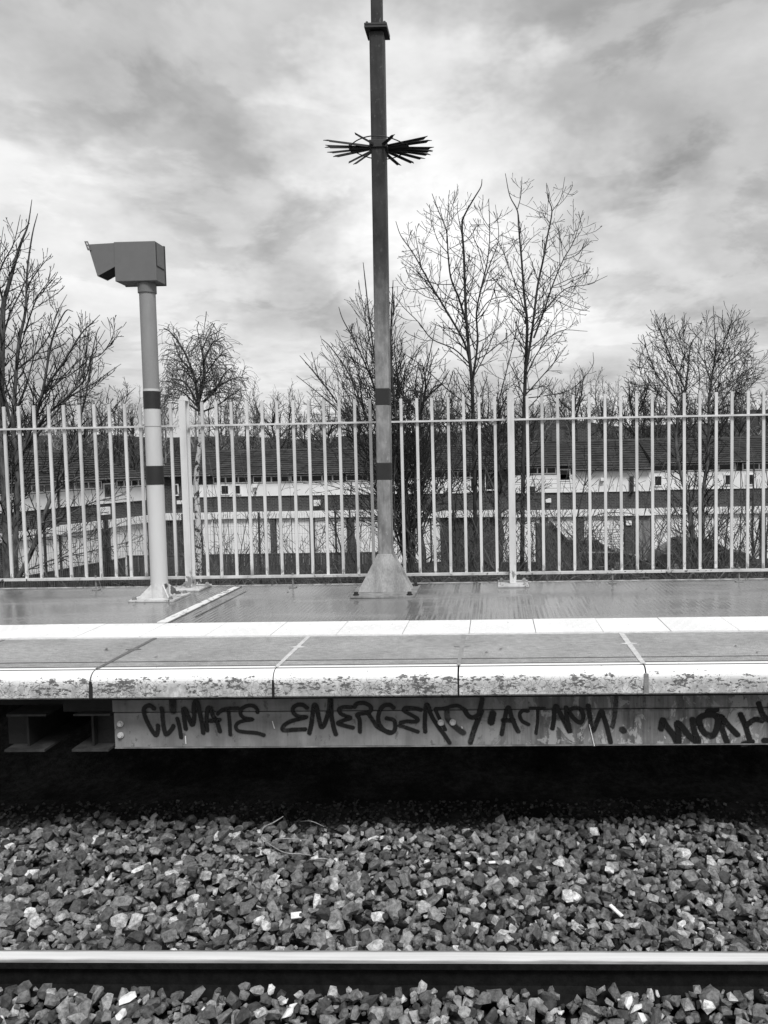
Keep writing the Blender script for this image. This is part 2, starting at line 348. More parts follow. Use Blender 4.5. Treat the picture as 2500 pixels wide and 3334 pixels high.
# ------------------------------------------------------------------ mesh helpers
def cr(a, b):
    return np.stack([a[..., 1] * b[..., 2] - a[..., 2] * b[..., 1], a[..., 2] * b[..., 0] - a[..., 0] * b[..., 2], a[..., 0] * b[..., 1] - a[..., 1] * b[..., 0]], -1)
def cr1(a, b):
    return np.array((a[1] * b[2] - a[2] * b[1], a[2] * b[0] - a[0] * b[2], a[0] * b[1] - a[1] * b[0]))
class MB:
    def __init__(s): s.v = []; s.f = []; s.mi = []
    def add(s, vs, fs, mi=0):
        o = len(s.v); s.v.extend(tuple(p) for p in vs); s.f.extend(tuple(i + o for i in f) for f in fs); s.mi.extend([mi] * len(fs)); return s
    def box(s, x0, x1, y0, y1, z0, z1, mi=0):
        return s.add([(x0, y0, z0), (x1, y0, z0), (x1, y1, z0), (x0, y1, z0), (x0, y0, z1), (x1, y0, z1), (x1, y1, z1), (x0, y1, z1)],
                     [(0, 3, 2, 1), (4, 5, 6, 7), (0, 1, 5, 4), (1, 2, 6, 5), (2, 3, 7, 6), (3, 0, 4, 7)], mi)
    def prism(s, poly, a0, a1, axis='y', mi=0):
        """extrude a 2-D outline along an axis; outline is (x,z) for y, (y,z) for x, (x,y) for z"""
        n = len(poly)
        def P(p, a):
            return (p[0], a, p[1]) if axis == 'y' else (a, p[0], p[1]) if axis == 'x' else (p[0], p[1], a)
        vs = [P(p, a0) for p in poly] + [P(p, a1) for p in poly]
        fs = [tuple(range(n)), tuple(range(2 * n - 1, n - 1, -1))] + [(i, (i + n), (i + 1) % n + n, (i + 1) % n) for i in range(n)]
        return s.add(vs, fs, mi)
    def cyl(s, cx, cy, z0, z1, r0, r1=None, n=24, mi=0, rot=0):
        r1 = r0 if r1 is None else r1
        A = [(math.cos(rot + 2 * math.pi * i / n), math.sin(rot + 2 * math.pi * i / n)) for i in range(n)]
        lo = [(cx + r0 * c, cy + r0 * q, z0) for c, q in A]; hi = [(cx + r1 * c, cy + r1 * q, z1) for c, q in A]
        fs = [(i, (i + 1) % n, (i + 1) % n + n, i + n) for i in range(n)] + [tuple(range(3 * n - 1, 2 * n - 1, -1)), tuple(range(3 * n, 4 * n))]
        return s.add(lo + hi + lo + hi, fs, mi)
    def tube(s, pts, r0, r1, n=5):
        P = np.array([tuple(p) for p in pts]); m = len(P)
        T = np.empty_like(P); T[1:-1] = P[2:] - P[:-2]; T[0] = P[1] - P[0]; T[-1] = P[-1] - P[-2]; T /= np.sqrt((T * T).sum(1))[:, None] + 1e-9
        ref = np.array([0.31, 0.77, 0.13]) if abs(T[0][2]) > .5 else np.array([0.1, 0.05, 1.])
        A = cr(T, ref); A /= np.sqrt((A * A).sum(1))[:, None] + 1e-9; B = cr(T, A)
        th = np.arange(n) * 2 * math.pi / n
        rr = r0 + (r1 - r0) * np.linspace(0, 1, m)
        V = P[:, None, :] + rr[:, None, None] * (np.cos(th)[None, :, None] * A[:, None, :] + np.sin(th)[None, :, None] * B[:, None, :])
        vs = V.reshape(-1, 3).tolist()
        fs = [(k * n + i, k * n + (i + 1) % n, (k + 1) * n + (i + 1) % n, (k + 1) * n + i) for k in range(m - 1) for i in range(n)]
        fs.append(tuple(range((m - 1) * n, m * n)))
        return s.add(vs, fs)
    def build(s, name, mats, parent=None, off=None, smooth=False, bevel=0, recalc=True):
        me = bpy.data.meshes.new(name)
        v = s.v
        if off is not None: v = [(p[0] - off[0], p[1] - off[1], p[2] - off[2]) for p in v]
        me.from_pydata(v, [], s.f)
        mats = mats if isinstance(mats, (list, tuple)) else [mats]
        for m in mats: me.materials.append(m)
        if len(mats) > 1: me.polygons.foreach_set('material_index', s.mi)
        if recalc and len(s.f) < 4000:
            bm = bmesh.new(); bm.from_mesh(me); bmesh.ops.recalc_face_normals(bm, faces=bm.faces); bm.to_mesh(me); bm.free()
        if smooth: me.polygons.foreach_set('use_smooth', [True] * len(me.polygons))
        o = bpy.data.objects.new(name, me); COL.objects.link(o)
        if parent: o.parent = parent
        if bevel:
            b = o.modifiers.new('bevel', 'BEVEL'); b.width = bevel; b.segments = 2; b.limit_method = 'ANGLE'; b.harden_normals = False
        return o
def tag(o, label=None, cat=None, group=None, kind=None):
    if label: o['label'] = label
    if cat: o['category'] = cat
    if group: o['group'] = group
    if kind: o['kind'] = kind
    return o
def empty(name, loc, rz=0):
    o = bpy.data.objects.new(name, None); COL.objects.link(o); o.location = loc; o.rotation_euler = (0, 0, rz); o.empty_display_size = .1; return o
def inst(name, me, loc, parent=None, rot=(0, 0, 0), scale=(1, 1, 1)):
    o = bpy.data.objects.new(name, me); COL.objects.link(o)
    if parent: o.parent = parent
    o.location = loc; o.rotation_euler = rot; o.scale = scale; return o

# ------------------------------------------------------------------ ground
rng = random.Random(7); nr = np.random.default_rng(11)
def gprof(y):
    pts = [(-400, -1.14), (4.9, -1.14), (5.3, -1.10), (6.5, -.50), (6.9, -.42), (7.8, -.5), (11, -1.3), (20, -3.9), (56, -3.9), (64, -1.5), (84, 4.0), (110, 5.0), (900, 5.0)]  # bank under the platform added to shut out light from behind
    for (a, b), (c, d) in zip(pts, pts[1:]):
        if a <= y <= c: return b + (d - b) * (y - a) / (c - a)
    return pts[-1][1]
ys = [-400, -100, -20, 0, 3, 4.9, 5.3, 5.6, 5.9, 6.2, 6.5, 6.9, 7.3, 7.8, 8.5, 9.2, 10, 11, 12, 13.5, 15, 17, 20, 24, 30, 40, 50, 56, 60, 64, 68, 72, 76, 80, 84, 90, 100, 110, 140, 300, 900]
xs = [-900, -200, -100] + list(np.arange(-60, 61, 2.5)) + [100, 200, 900]
g = MB(); nx = len(xs)
for yy in ys:
    for xx in xs:
        j = 0
        if 5.2 < yy < 60: j = rng.uniform(-1, 1) * (.04 if yy < 7 else .10)
        elif 60 <= yy < 120: j = .7 * math.sin(xx * .11 + 1) + .5 * math.sin(xx * .31) + (.012 * xx if abs(xx) < 70 else 0)
        g.v.append((xx, yy, gprof(yy) + j))
for r in range(len(ys) - 1):
    for c in range(nx - 1):
        i = r * nx + c; g.f.append((i, i + 1, i + 1 + nx, i + nx)); g.mi.append(0)
tag(g.build('ground', M['ground'], smooth=True), kind='structure')

# ------------------------------------------------------------------ platform
plat = MB().box(-9, 9, 5.107, 6.665, -.17, 0).build('platform', M['deck']); tag(plat, kind='structure')
MB().box(-9, 9, 6.667, 6.685, -.19, .003).build('edge_kerb', M['rail_paint'], plat)
def edge_z(): return .005
# expansion strip across the deck
MB().prism([(-2.235, 5.112), (-2.165, 5.112), (-2.152, 6.60), (-2.205, 6.60)], 0.001, .007, 'z').build('expansion_strip', M['strip'], plat)
MB().prism([(-2.165, 5.112), (-2.155, 5.112), (-2.145, 6.6), (-2.152, 6.60)], 0.001, .004, 'z').build('strip_dark_joint', M['mortar_dark'], plat)  # dark line along one side of the expansion strip
MB().prism([(-2.055, 5.30), (-2.048, 5.30), (-2.03, 6.35), (-2.036, 6.35)], 0.001, .004, 'z').build('deck_crack', M['mortar_dark'], plat)
# tactile slabs with blister rows
tm = MB().prism([(-.198, .002), (.198, .002), (.198, .396), (-.198, .396)], -.05, 0.002, 'z')
for i in range(6):
    for j in range(6):
        cx = -.165 + .066 * i + (.0165 if j % 2 else -.0165); cyy = .035 + .066 * j
        n = 8; o = len(tm.v)
        for k in range(n): tm.v.append((cx + .014 * math.cos(k * math.pi / 4), cyy + .014 * math.sin(k * math.pi / 4), .002))
        for k in range(n): tm.v.append((cx + .008 * math.cos(k * math.pi / 4), cyy + .008 * math.sin(k * math.pi / 4), .0052))
        for k in range(n): tm.f.append((o + k, o + (k + 1) % n, o + n + (k + 1) % n, o + n + k)); tm.mi.append(0)
        tm.f.append(tuple(range(o + n, o + 2 * n))); tm.mi.append(0)
s0 = tm.build('tactile_slab', M['tactile'], plat)
s0.location = (-1.369 - .2, 4.705, 0)
for k in range(-8, 12):
    if k == 0: continue
    inst('tactile_slab', s0.data, (-1.369 - .2 + .4 * k, 4.705 + rng.uniform(-.002, .002), rng.uniform(-.0015, .001)), plat, (0, 0, rng.uniform(-.003, .003)))
MB().box(-6, 6, 4.668, 4.703, -.1, -.002).build('bedding_strip', M['mortar_light'], plat)
MB().box(-6, 6, 4.70, 5.11, -.15, -.052).build('bedding_layer', M['mortar_dark'], plat)
# coping slabs with painted nosing
arc = [(3.940 - .055 * math.sin(a), -.001 - .055 * (1 - math.cos(a))) for a in np.linspace(0, math.pi / 2, 9)]
prof = [(4.664, -.125), (4.664, 0), (4.106, 0), (4.104, -.014), (4.090, -.014), (4.088, 0), (4.006, 0), (4.004, -.014), (3.992, -.014), (3.990, -.0005),
        (3.956, -.0005), (3.954, -.010), (3.944, -.010)] + arc + [(3.887, -.128), (3.894, -.136), (3.92, -.138)]
def coping(x0, x1):
    m = MB(); n = len(prof)
    jx = [rng.uniform(-.002, .002) for _ in range(2)]
    m.prism(prof, x0 + .0035 + jx[0], x1 - .0035 + jx[1], 'x')
    # side faces come after the two end caps
    for i in range(n):
        m.mi[2 + i] = 2 if i in (2, 3, 4, 6, 7, 8, 10, 11) else 1 if 8 < i < n - 1 else 0
    m.mi[0] = m.mi[1] = 0
    return m.build('coping_slab', [M['coping'], M['nosing'], M['mortar_dark']], plat, bevel=0)
XJ, SJ = -2.0517, .9271
for k in range(-3, 5): coping(XJ + SJ * k, XJ + SJ * (k + 1))
def joint(k, mt, w, front):
    x = XJ + SJ * k; m = MB()
    dia = 4.37 + .02 * (k % 2)
    out = [(x - w, 4.655), (x - w, dia + .02), (x - .045, dia), (x - w, dia - .02), (x - w * .9, 4.10), (x - w * .8, 3.96),
           (x + w * .8, 3.96), (x + w * .9, 4.10), (x + w, dia - .02), (x + .045, dia), (x + w, dia + .02), (x + w, 4.655)]
    m.prism(out, .0005, .0035, 'z')
    if front:
        m.prism([(3.962, .0035), (3.93, .002), (3.897, -.02), (3.881, -.055), (3.883, -.07 - .06 * front), (3.889, -.07 - .06 * front), (3.89, -.055), (3.905, -.022), (3.935, -.004), (3.962, -.001)], x - w * .7, x + w * .7, 'x')
    m.build('joint_strip', mt, plat)
joint(0, M['mortar_dark'], .012, 0); joint(1, M['mortar_light'], .012, 0); joint(2, M['mortar_mid'], .011, 0); joint(3, M['mortar_light'], .015, 0)
joint(-1, M['mortar_mid'], .012, 0); joint(4, M['mortar_light'], .012, 0)
for k, w in ((0, .010), (1, .007), (2, .003), (-1, .006)):
    x = XJ + SJ * k
    MB().prism([(x - w, -.134), (x + w * .8, -.134), (x + w * 1.1, -.08), (x + w * .7, -.045), (x - w * .6, -.045), (x - w * .9, -.09)], 3.8835, 3.9, 'y').build('joint_gap', M['soot_joint'], plat)
MB().prism([(XJ + SJ * 3 - .012, -.13), (XJ + SJ * 3 + .012, -.13), (XJ + SJ * 3 + .011, -.03), (XJ + SJ * 3 - .010, -.03)], 3.880, 3.9, 'y').build('joint_strip', M['mortar_mid'], plat)
# small leaves / grit on the deck
for k in range(16):
    x, y = rng.uniform(-3.6, 2), rng.choice([rng.uniform(5.2, 6.7), rng.uniform(4.15, 4.6), rng.uniform(6.5, 6.7)])
    a = rng.uniform(0, 6.28); s = rng.uniform(.008, .02)
    MB().add([(x + s * math.cos(a), y + s * math.sin(a), .004), (x + s * .5 * math.cos(a + 1.6), y + s * .5 * math.sin(a + 1.6), .009), (x - s * math.cos(a), y - s * math.sin(a), .004), (x + s * .5 * math.cos(a - 1.6), y + s * .5 * math.sin(a - 1.6), .003)], [(0, 1, 2), (0, 2, 3)]).build('dead_leaf', M['mortar_dark'], plat)

# ------------------------------------------------------------------ edge beam with graffiti
BY = 4.05
beam = empty('edge_beam', (0, BY, -.3)); tag(beam, 'long grey steel edge girder under the platform, sprayed with black graffiti', 'girder')
OB = (0, BY, -.3)
MB().box(-2.03, 6, BY + .006, 4.12, -.2565, -.178).build('upper_plate', M['beam_up'], beam, OB)
MB().box(-2.022, 6, BY, 4.12, -.443, -.2605).build('lower_plate', M['beam'], beam, OB, bevel=.002)
MB().box(-2.022, 6, BY - .004, 4.20, -.449, -.4435).build('bottom_flange', M['flange'], beam, OB)
MB().box(-2.3, 6, 4.0, 4.62, -.1765, -.1385).build('packing_strip', M['beam_dark'], beam, OB)
def hexbolt(name, c, axis, r, h, mt, parent, off):
    m = MB()
    m.cyl(0, 0, 0, h * .35, r * 1.35, n=16); m.cyl(0, 0, h * .35, h, r, r * .92, n=6, rot=rng.random())
    if axis == '-y': m.v = [(c[0] + p[0], c[1] - p[2], c[2] + p[1]) for p in m.v]
    else: m.v = [(c[0] + p[0], c[1] + p[1], c[2] + p[2]) for p in m.v]
    return m.build(name, mt, parent, off)
for sx_, sy__ in ((392.7, 2356), (393.5, 2393), (1435.6, 2352), (1474.0, 2351)):
    p = atS(sx_, sy__, BY); hexbolt('bolt', (p.x, BY - .001, p.z), '-y', .0125, .016, M['mortar_light'], beam, OB); MB().prism([(p.x + .0195 * math.cos(q * .5236), p.z - .003 + .0195 * math.sin(q * .5236)) for q in range(12)], BY - .0008, BY + .0, 'y').build('washer', M['mortar_dark'], beam, OB)

def catmull(P, n=7):
    P = [np.array(p, float) for p in P]
    if len(P) == 2: return [P[0] + (P[1] - P[0]) * k / 10 for k in range(11)]
    Q = [2 * P[0] - P[1]] + P + [2 * P[-1] - P[-2]]; out = []
    for i in range(1, len(Q) - 2):
        for k in range(n):
            t = k / n
            out.append(.5 * ((2 * Q[i]) + (-Q[i - 1] + Q[i + 1]) * t + (2 * Q[i - 1] - 5 * Q[i] + 4 * Q[i + 1] - Q[i + 2]) * t * t + (-Q[i - 1] + 3 * Q[i] - 3 * Q[i + 1] + Q[i + 2]) * t ** 3))
    out.append(P[-1]); return out
LAY = [0]
def letter(strokes, org, sc_, width, mt):
    vs, fs, ed = [], [], []
    for st in strokes:
        w = width
        if isinstance(st, tuple): st, w = st
        C = [np.array([(lambda q: (q.x, q.z))(atS(org[0] + p[0] * sc_, org[1] + p[1] * sc_, BY))]).ravel() for p in catmull(st)]
        C = np.array(C); T = np.gradient(C, axis=0); T /= np.linalg.norm(T, axis=1)[:, None] + 1e-9
        hw = w * sc_ * .00156 / 2 * 1.25
        C = np.vstack([C[:1] - T[:1] * hw * .8, C, C[-1:] + T[-1:] * hw * .8]); T = np.vstack([T[:1], T, T[-1:]])
        N = np.stack([-T[:, 1], T[:, 0]], 1); o = len(vs); m = len(C)
        LAY[0] = (LAY[0] + 1) % 5
        for i in range(m):
            end = i in (0, m - 1); h = hw * (.55 if end else 1.0)
            yy = BY - .0012 - .00003 * i - .0002 * LAY[0]
            for q, e in ((-1, 0), (-.45, .75), (0, 1), (.45, .75), (1, 0)):
                vs.append((C[i][0] + N[i][0] * h * q, yy, C[i][1] + N[i][1] * h * q)); ed.append(0.0 if end else float(e))
        for i in range(m - 1):
            for j in range(4): a = o + i * 5 + j; fs.append((a, a + 1, a + 6, a + 5))
    mb = MB(); mb.add(vs, fs); ob = mb.build('graffiti_letter', mt, beam, OB, recalc=False)
    at__ = ob.data.attributes.new('edge', 'FLOAT', 'POINT'); at__.data.foreach_set('value', ed)
    return ob
G1, G2, G3, G4, G5, S1, S2 = (420, 2250), (880, 2250), (1300, 2250), (1650, 2250), (2050, 2250), .3014, .2712
sp1, sp2, sp3 = M['spray'], M['spray_thin'], M['spray_black']
letter([[(275, 195), (245, 165), (205, 155), (165, 185), (165, 235), (185, 300), (230, 390), (285, 470), (305, 460), (315, 400), (315, 365)]], G1, S1, 54, sp1)
letter([[(348, 180), (360, 220), (365, 300), (378, 400), (400, 465), (430, 450), (470, 400), (485, 370)]], G1, S1, 54, sp1)
letter([[(520, 290), (545, 380), (565, 505)], ([(470, 95), (474, 225)], 84)], G1, S1, 50, sp1)
letter([[(615, 415), (597, 300), (588, 205), (605, 195), (635, 260), (685, 365), (705, 280), (700, 180), (715, 112), (742, 130), (765, 230), (790, 340), (805, 455)]], G1, S1, 56, sp1)
letter([[(845, 430), (838, 300), (850, 190), (882, 190), (905, 260), (950, 330), (985, 440)], [(870, 322), (985, 310)]], G1, S1, 54, sp1)
letter([[(955, 250), (990, 215), (1050, 190), (1185, 185)], [(1072, 205), (1085, 300), (1095, 475)]], G1, S1, 46, sp1)
letter([[(1388, 235), (1380, 190), (1340, 160), (1290, 155), (1230, 180), (1205, 220), (1215, 265), (1260, 292), (1338, 305), (1260, 315), (1185, 338), (1155, 380), (1180, 425), (1260, 440), (1380, 450), (1465, 475)]], G1, S1, 46, sp1)
letter([[(400, 185), (350, 150), (290, 150), (245, 185), (255, 240), (310, 275), (392, 278), (310, 300), (220, 325), (150, 370), (140, 420), (260, 415), (385, 410)]], G2, S1, 52, sp1)
letter([[(420, 460), (445, 350), (460, 220), (475, 150), (500, 170), (520, 270), (548, 380), (580, 365), (612, 280), (635, 190), (645, 90)], [(655, 90), (660, 250), (682, 380), (710, 470)]], G2, S1, 56, sp1)
letter([[(880, 175), (800, 172), (742, 195), (760, 240), (820, 270), (868, 288), (800, 312), (730, 345), (790, 368), (900, 395)]], G2, S1, 50, sp1)
letter([[(905, 175), (935, 138), (1010, 128), (1075, 160), (1088, 200), (1050, 232), (940, 252), (965, 310), (968, 445)], [(1060, 245), (1110, 320), (1150, 380), (1230, 425), (1300, 445)]], G2, S1, 52, sp1)
letter([[(1335, 185), (1290, 150), (1230, 155), (1188, 200), (1165, 280), (1178, 350), (1220, 410), (1290, 450), (1340, 425), (1350, 360), (1330, 310), (1250, 290)]], G2, S1, 52, sp1)
letter([[(1635, 205), (1560, 185), (1460, 182), (1445, 212), (1520, 255), (1592, 300), (1570, 328), (1480, 325), (1400, 340)], [(1390, 370), (1480, 398), (1600, 440)]], G2, S1, 48, sp1)
letter([[(280, 445), (275, 330), (288, 165), (312, 160), (350, 270), (420, 380), (500, 490), (545, 560)]], G3, S1, 52, sp1)
letter([[(385, 190), (480, 188), (570, 162), (640, 160), (690, 195)], ([(388, 200), (440, 310), (500, 420)], 44)], G3, S1, 44, sp1)
letter([([(515, 215), (525, 300), (610, 390), (700, 455)], 70)], G3, S1, 60, sp2)
letter([[(700, 195), (740, 260), (790, 285), (850, 255), (880, 160), (897, 75)], ([(890, 210), (850, 310), (810, 410), (765, 560)], 66)], G3, S1, 58, sp1)
letter([([(1012, 230), (1000, 285), (988, 345)], 88)], G3, S1, 88, sp1)
letter([[(1105, 470), (1130, 330), (1160, 205), (1182, 180), (1210, 270), (1250, 370), (1288, 440)], [(1110, 312), (1240, 320)]], G3, S1, 54, sp1)
letter([[(1395, 215), (1330, 212), (1300, 255), (1325, 320), (1400, 362)]], G3, S1, 46, sp1)
letter([[(1410, 185), (1570, 187)], [(1495, 205), (1490, 340), (1475, 460)]], G3, S1, 40, sp1)
letter([[(490, 410), (508, 300), (515, 185), (540, 168), (580, 250), (630, 350), (682, 440), (650, 300), (638, 170)]], G4, S1, 56, sp1)
letter([[(665, 215), (720, 182), (785, 190), (820, 240), (825, 305), (790, 338), (730, 300), (680, 235)]], G4, S1, 52, sp1)
letter([[(880, 150), (895, 260), (908, 380), (932, 425), (980, 310), (1020, 215), (1050, 290), (1085, 400), (1122, 560)]], G4, S1, 58, sp1)
letter([([(1182, 60), (1176, 150), (1166, 250), (1150, 335), (1138, 390)], 56), ([(1240, 405), (1266, 435)], 80)], G4, S1, 50, sp2)
letter([[(375, 460), (395, 345), (440, 420), (520, 520), (580, 625), (585, 500), (568, 385), (620, 420), (700, 520), (800, 605), (820, 590), (775, 480), (750, 330)]], G5, S2, 82, sp3)
letter([[(850, 430), (835, 330), (940, 280), (1050, 310), (1050, 420), (1000, 530), (910, 510), (850, 430)], ([(920, 240), (1060, 225)], 60)], G5, S2, 84, sp3)
letter([[(1105, 300), (1110, 450), (1170, 620)], [(1010, 285), (1110, 330), (1200, 430), (1300, 530)]], G5, S2, 78, sp3)
letter([[(1325, 270), (1390, 420), (1450, 620)], [(1545, 140), (1600, 290), (1690, 360)], [(1400, 410), (1500, 340), (1600, 355)], [(1350, 640), (1480, 610)], [(1600, 590), (1720, 600)]], G5, S2, 74, sp3)
for (a, b, w) in (((604, 2395), (606, 2421), .0022), ((887, 2347), (894, 2371), .0022), ((1918, 2357), (1935, 2428), .0022), ((1503, 2364), (1505, 2371), .0018), ((2163, 2396), (2165, 2404), .0016)):
    p, q = atS(*a, BY), atS(*b, BY)
    MB().prism([(p.x - w, p.z), (p.x + w, p.z), (q.x + w, q.z), (q.x - w, q.z)], BY - .0045, BY - .003, 'y').build('paint_drip', M['drip'], beam, OB)

# cross beams running back under the platform, seen end-on at the left
def cross_beam(x0, x1, xw, yf, label, plate):
    e = empty('cross_beam', ((x0 + x1) / 2, yf, -.45)); o = e.location.copy()
    tag(e, label, 'girder', 'cross girders under the platform')
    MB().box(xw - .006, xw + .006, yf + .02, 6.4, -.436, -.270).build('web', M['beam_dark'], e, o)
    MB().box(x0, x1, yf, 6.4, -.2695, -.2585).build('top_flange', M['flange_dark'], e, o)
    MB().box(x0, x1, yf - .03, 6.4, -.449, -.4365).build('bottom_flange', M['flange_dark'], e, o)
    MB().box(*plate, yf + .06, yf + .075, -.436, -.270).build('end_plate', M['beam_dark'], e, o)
    return e
xa, xb, xw = atS(238, 2440, 4.02).x, -2.036, atS(298, 2400, 4.04).x
cross_beam(xa, xb, xw, 4.035, 'rusty cross girder end just left of the graffiti girder', (xw + .0065, xb - .002))
xa2, xb2 = atS(20, 2446, 4.02).x, atS(150, 2446, 4.02).x
cross_beam(xa2 - .0, xb2, xa2 + .10, 4.035, 'dark rusty cross girder at the far left under the platform', (xa2 - .03, xa2 + .0935))
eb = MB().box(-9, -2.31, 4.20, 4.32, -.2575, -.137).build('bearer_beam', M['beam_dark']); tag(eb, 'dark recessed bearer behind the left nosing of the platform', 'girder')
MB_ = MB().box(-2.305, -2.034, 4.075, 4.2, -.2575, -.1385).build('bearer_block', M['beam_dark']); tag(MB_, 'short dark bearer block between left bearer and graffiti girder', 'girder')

# ------------------------------------------------------------------ rail
RY, RZ = 3.024, -.915
half = [(.0, 0), (.026, -.0006), (.0345, -.003), (.0365, -.010), (.036, -.036), (.020, -.044), (.0085, -.055), (.0080, -.118), (.020, -.132), (.060, -.146), (.075, -.150), (.075, -.159), (0, -.159)]
rp = [(RY - a, RZ + b) for a, b in half[:-1]] + [(RY + a, RZ + b) for a, b in reversed(half[:-1][1:])]
mb = MB().prism(rp, -9, 9, 'x')
n = len(rp)
for i in range(n):
    ya, za = rp[i]; yb, zb = rp[(i + 1) % n]
    mb.mi[2 + i] = 0 if min(za, zb) > RZ - .0105 else 1
rail = mb.build('rail', [M['rail_top'], M['rail_side']]); tag(rail, 'steel running rail with bright polished top lying in ballast', 'rail')

# ------------------------------------------------------------------ ballast
bed = MB().box(-9, 9, -1.5, 4.95, -1.16, -1.115).build('track_bed', M['ground']); tag(bed, kind='structure')
NV = 56; stones = []
for k in range(NV):
    bm = bmesh.new(); npn = rng.choice([11, 13, 15, 18])
    ax = np.array([1, rng.uniform(.62, .95), rng.uniform(.45, .8)])
    for _ in range(npn):
        p = nr.normal(size=3); p /= np.linalg.norm(p)
        p = np.sign(p) * np.abs(p) ** .75; p *= ax * rng.uniform(.86, 1.05); bm.verts.new(p)
    res = bmesh.ops.convex_hull(bm, input=bm.verts)
    loose = [v_ for v_ in bm.verts if not v_.link_faces]
    bmesh.ops.delete(bm, geom=loose, context='VERTS'); bm.verts.index_update()
    V = np.array([v_.co[:] for v_ in bm.verts]); F = [tuple(v_.index for v_ in f.verts) for f in bm.faces]
    stones.append((V, F)); bm.free()
X0, X1, Y0, Y1, CS = -3.9, 2.9, 2.45, 4.95, .008
HX, HY = int((X1 - X0) / CS), int((Y1 - Y0) / CS)
yy_ = Y0 + (np.arange(HY) + .5) * CS
base_ = np.interp(yy_, [2.4, 2.9, 3.15, 3.7, 4.3, 4.95], [-1.08, -1.062, -1.07, -1.075, -1.10, -1.125])
H = np.repeat(base_[None, :], HX, 0).copy()
placed = []
def rotm(a, b, c):
    return np.array(Matrix.Rotation(a, 3, 'Z') @ Matrix.Rotation(b, 3, 'X') @ Matrix.Rotation(c, 3, 'Y'))
NS = 16500
for k in range(NS):
    r = min(max(rng.lognormvariate(math.log(.0242), .32), .011), .044)
    if k > NS * .8: r *= rng.choice([.55, .7, 1, 1, 1.1])
    best = None
    for _ in range(3):
        x, y = rng.uniform(X0 + .05, X1 - .05), rng.uniform(Y0 + .05, Y1 - .05)
        if abs(y - RY) < .045 + r * .85: continue
        if y > 4.46 + .07 * math.sin(x * 2.3) + .05 * math.sin(x * 7.1):
            if rng.random() > .5: continue
            r = rng.uniform(.006, .016)
        i, j = int((x - X0) / CS), int((y - Y0) / CS)
        h = H[i, j] - np.interp(y, [2.4, 2.9, 3.15, 3.7, 4.3, 4.95], [-1.08, -1.062, -1.07, -1.075, -1.10, -1.125])
        if best is None or h < best[0]: best = (h, x, y, i, j)
    if best is None: continue
    h, x, y, i, j = best
    if h > .062: continue
    nrad = max(1, int(r * .8 / CS))
    i0, i1, j0, j1 = max(0, i - nrad), min(HX, i + nrad + 1), max(0, j - nrad), min(HY, j + nrad + 1)
    pa = H[i0:i1, j0:j1]
    zb = .5 * pa.mean() + .5 * pa.max()
    zc = zb + r * .42
    a, b = np.meshgrid((np.arange(i0, i1) - i) * CS, (np.arange(j0, j1) - j) * CS, indexing='ij')
    top = zc + r * .62 * np.sqrt(np.clip(1 - (a * a + b * b) / (r * r), 0, 1))
    H[i0:i1, j0:j1] = np.maximum(pa, np.where(a * a + b * b < r * r, top, -9))
    if zc + r * .5 > RZ - .012 and abs(y - RY) < .09: continue
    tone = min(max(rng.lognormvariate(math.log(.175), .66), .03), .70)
    if y > 4.25: tone *= max(.3, 1 - (y - 4.25) * 2.2)  # tone lowered towards the platform: its shade put into the stones, plus dirt
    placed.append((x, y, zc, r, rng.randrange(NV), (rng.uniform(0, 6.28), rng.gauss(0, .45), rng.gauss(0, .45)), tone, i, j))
# the three hundred that show largest become stones of their own
cand = []
for idx, s in enumerate(placed):
    x, y, z, r = s[:4]
    d = Vector((x, y, z)) - CAMP; dz = d.dot(FW)
    px, py = PPX + FOC * d.dot(RT) / dz, PPY - FOC * d.dot(UP) / dz
    if -20 < px < 1680 and 1770 < py < 2230 and H[s[7], s[8]] < z + r * .8 and s[6] < .38:
        cand.append((r / dz, idx))
cand.sort(reverse=True); single = set(i for _, i in cand[:300])
vmesh = {}
def stone_mesh(vi, tb):
    key = (vi, tb)
    if key not in vmesh:
        V, F = stones[vi]; me = bpy.data.meshes.new('ballast_stone'); me.from_pydata(V.tolist(), [], F); me.materials.append(M['stone'])
        at__ = me.attributes.new('tone', 'FLOAT', 'FACE'); at__.data.foreach_set('value', [(.06, .10, .15, .22, .32)[tb]] * len(F)); vmesh[key] = me
    return vmesh[key]
VV, FF, TT, off = [], [], [], 0
for idx, s in enumerate(placed):
    x, y, z, r, vi, rot, tone = s[:7]
    if idx in single:
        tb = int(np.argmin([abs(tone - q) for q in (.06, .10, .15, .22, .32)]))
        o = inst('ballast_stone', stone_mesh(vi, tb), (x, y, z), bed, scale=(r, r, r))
        o.rotation_euler = (Matrix.Rotation(rot[0], 3, 'Z') @ Matrix.Rotation(rot[1], 3, 'X') @ Matrix.Rotation(rot[2], 3, 'Y')).to_euler()
        continue
    V, F = stones[vi]
    W = (V * r) @ rotm(*rot).T + np.array([x, y, z])
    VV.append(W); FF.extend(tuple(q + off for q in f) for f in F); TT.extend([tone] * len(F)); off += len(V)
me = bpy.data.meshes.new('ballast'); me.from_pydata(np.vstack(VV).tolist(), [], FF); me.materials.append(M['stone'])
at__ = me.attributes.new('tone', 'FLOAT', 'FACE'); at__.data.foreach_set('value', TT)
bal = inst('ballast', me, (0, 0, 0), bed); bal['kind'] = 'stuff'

def surf(px, py):
    """ballast surface point seen at a picture position"""
    d = raydir(px, py)
    for k in range(400):
        p = CAMP + d * (2.4 + k * .008) / d.y * 1.0
        i, j = int((p.x - X0) / CS), int((p.y - Y0) / CS)
        if 0 <= i < HX and 0 <= j < HY and p.z <= H[i, j]: return p
    return CAMP + d * ((-1.04 - CAM_H) / d.z)
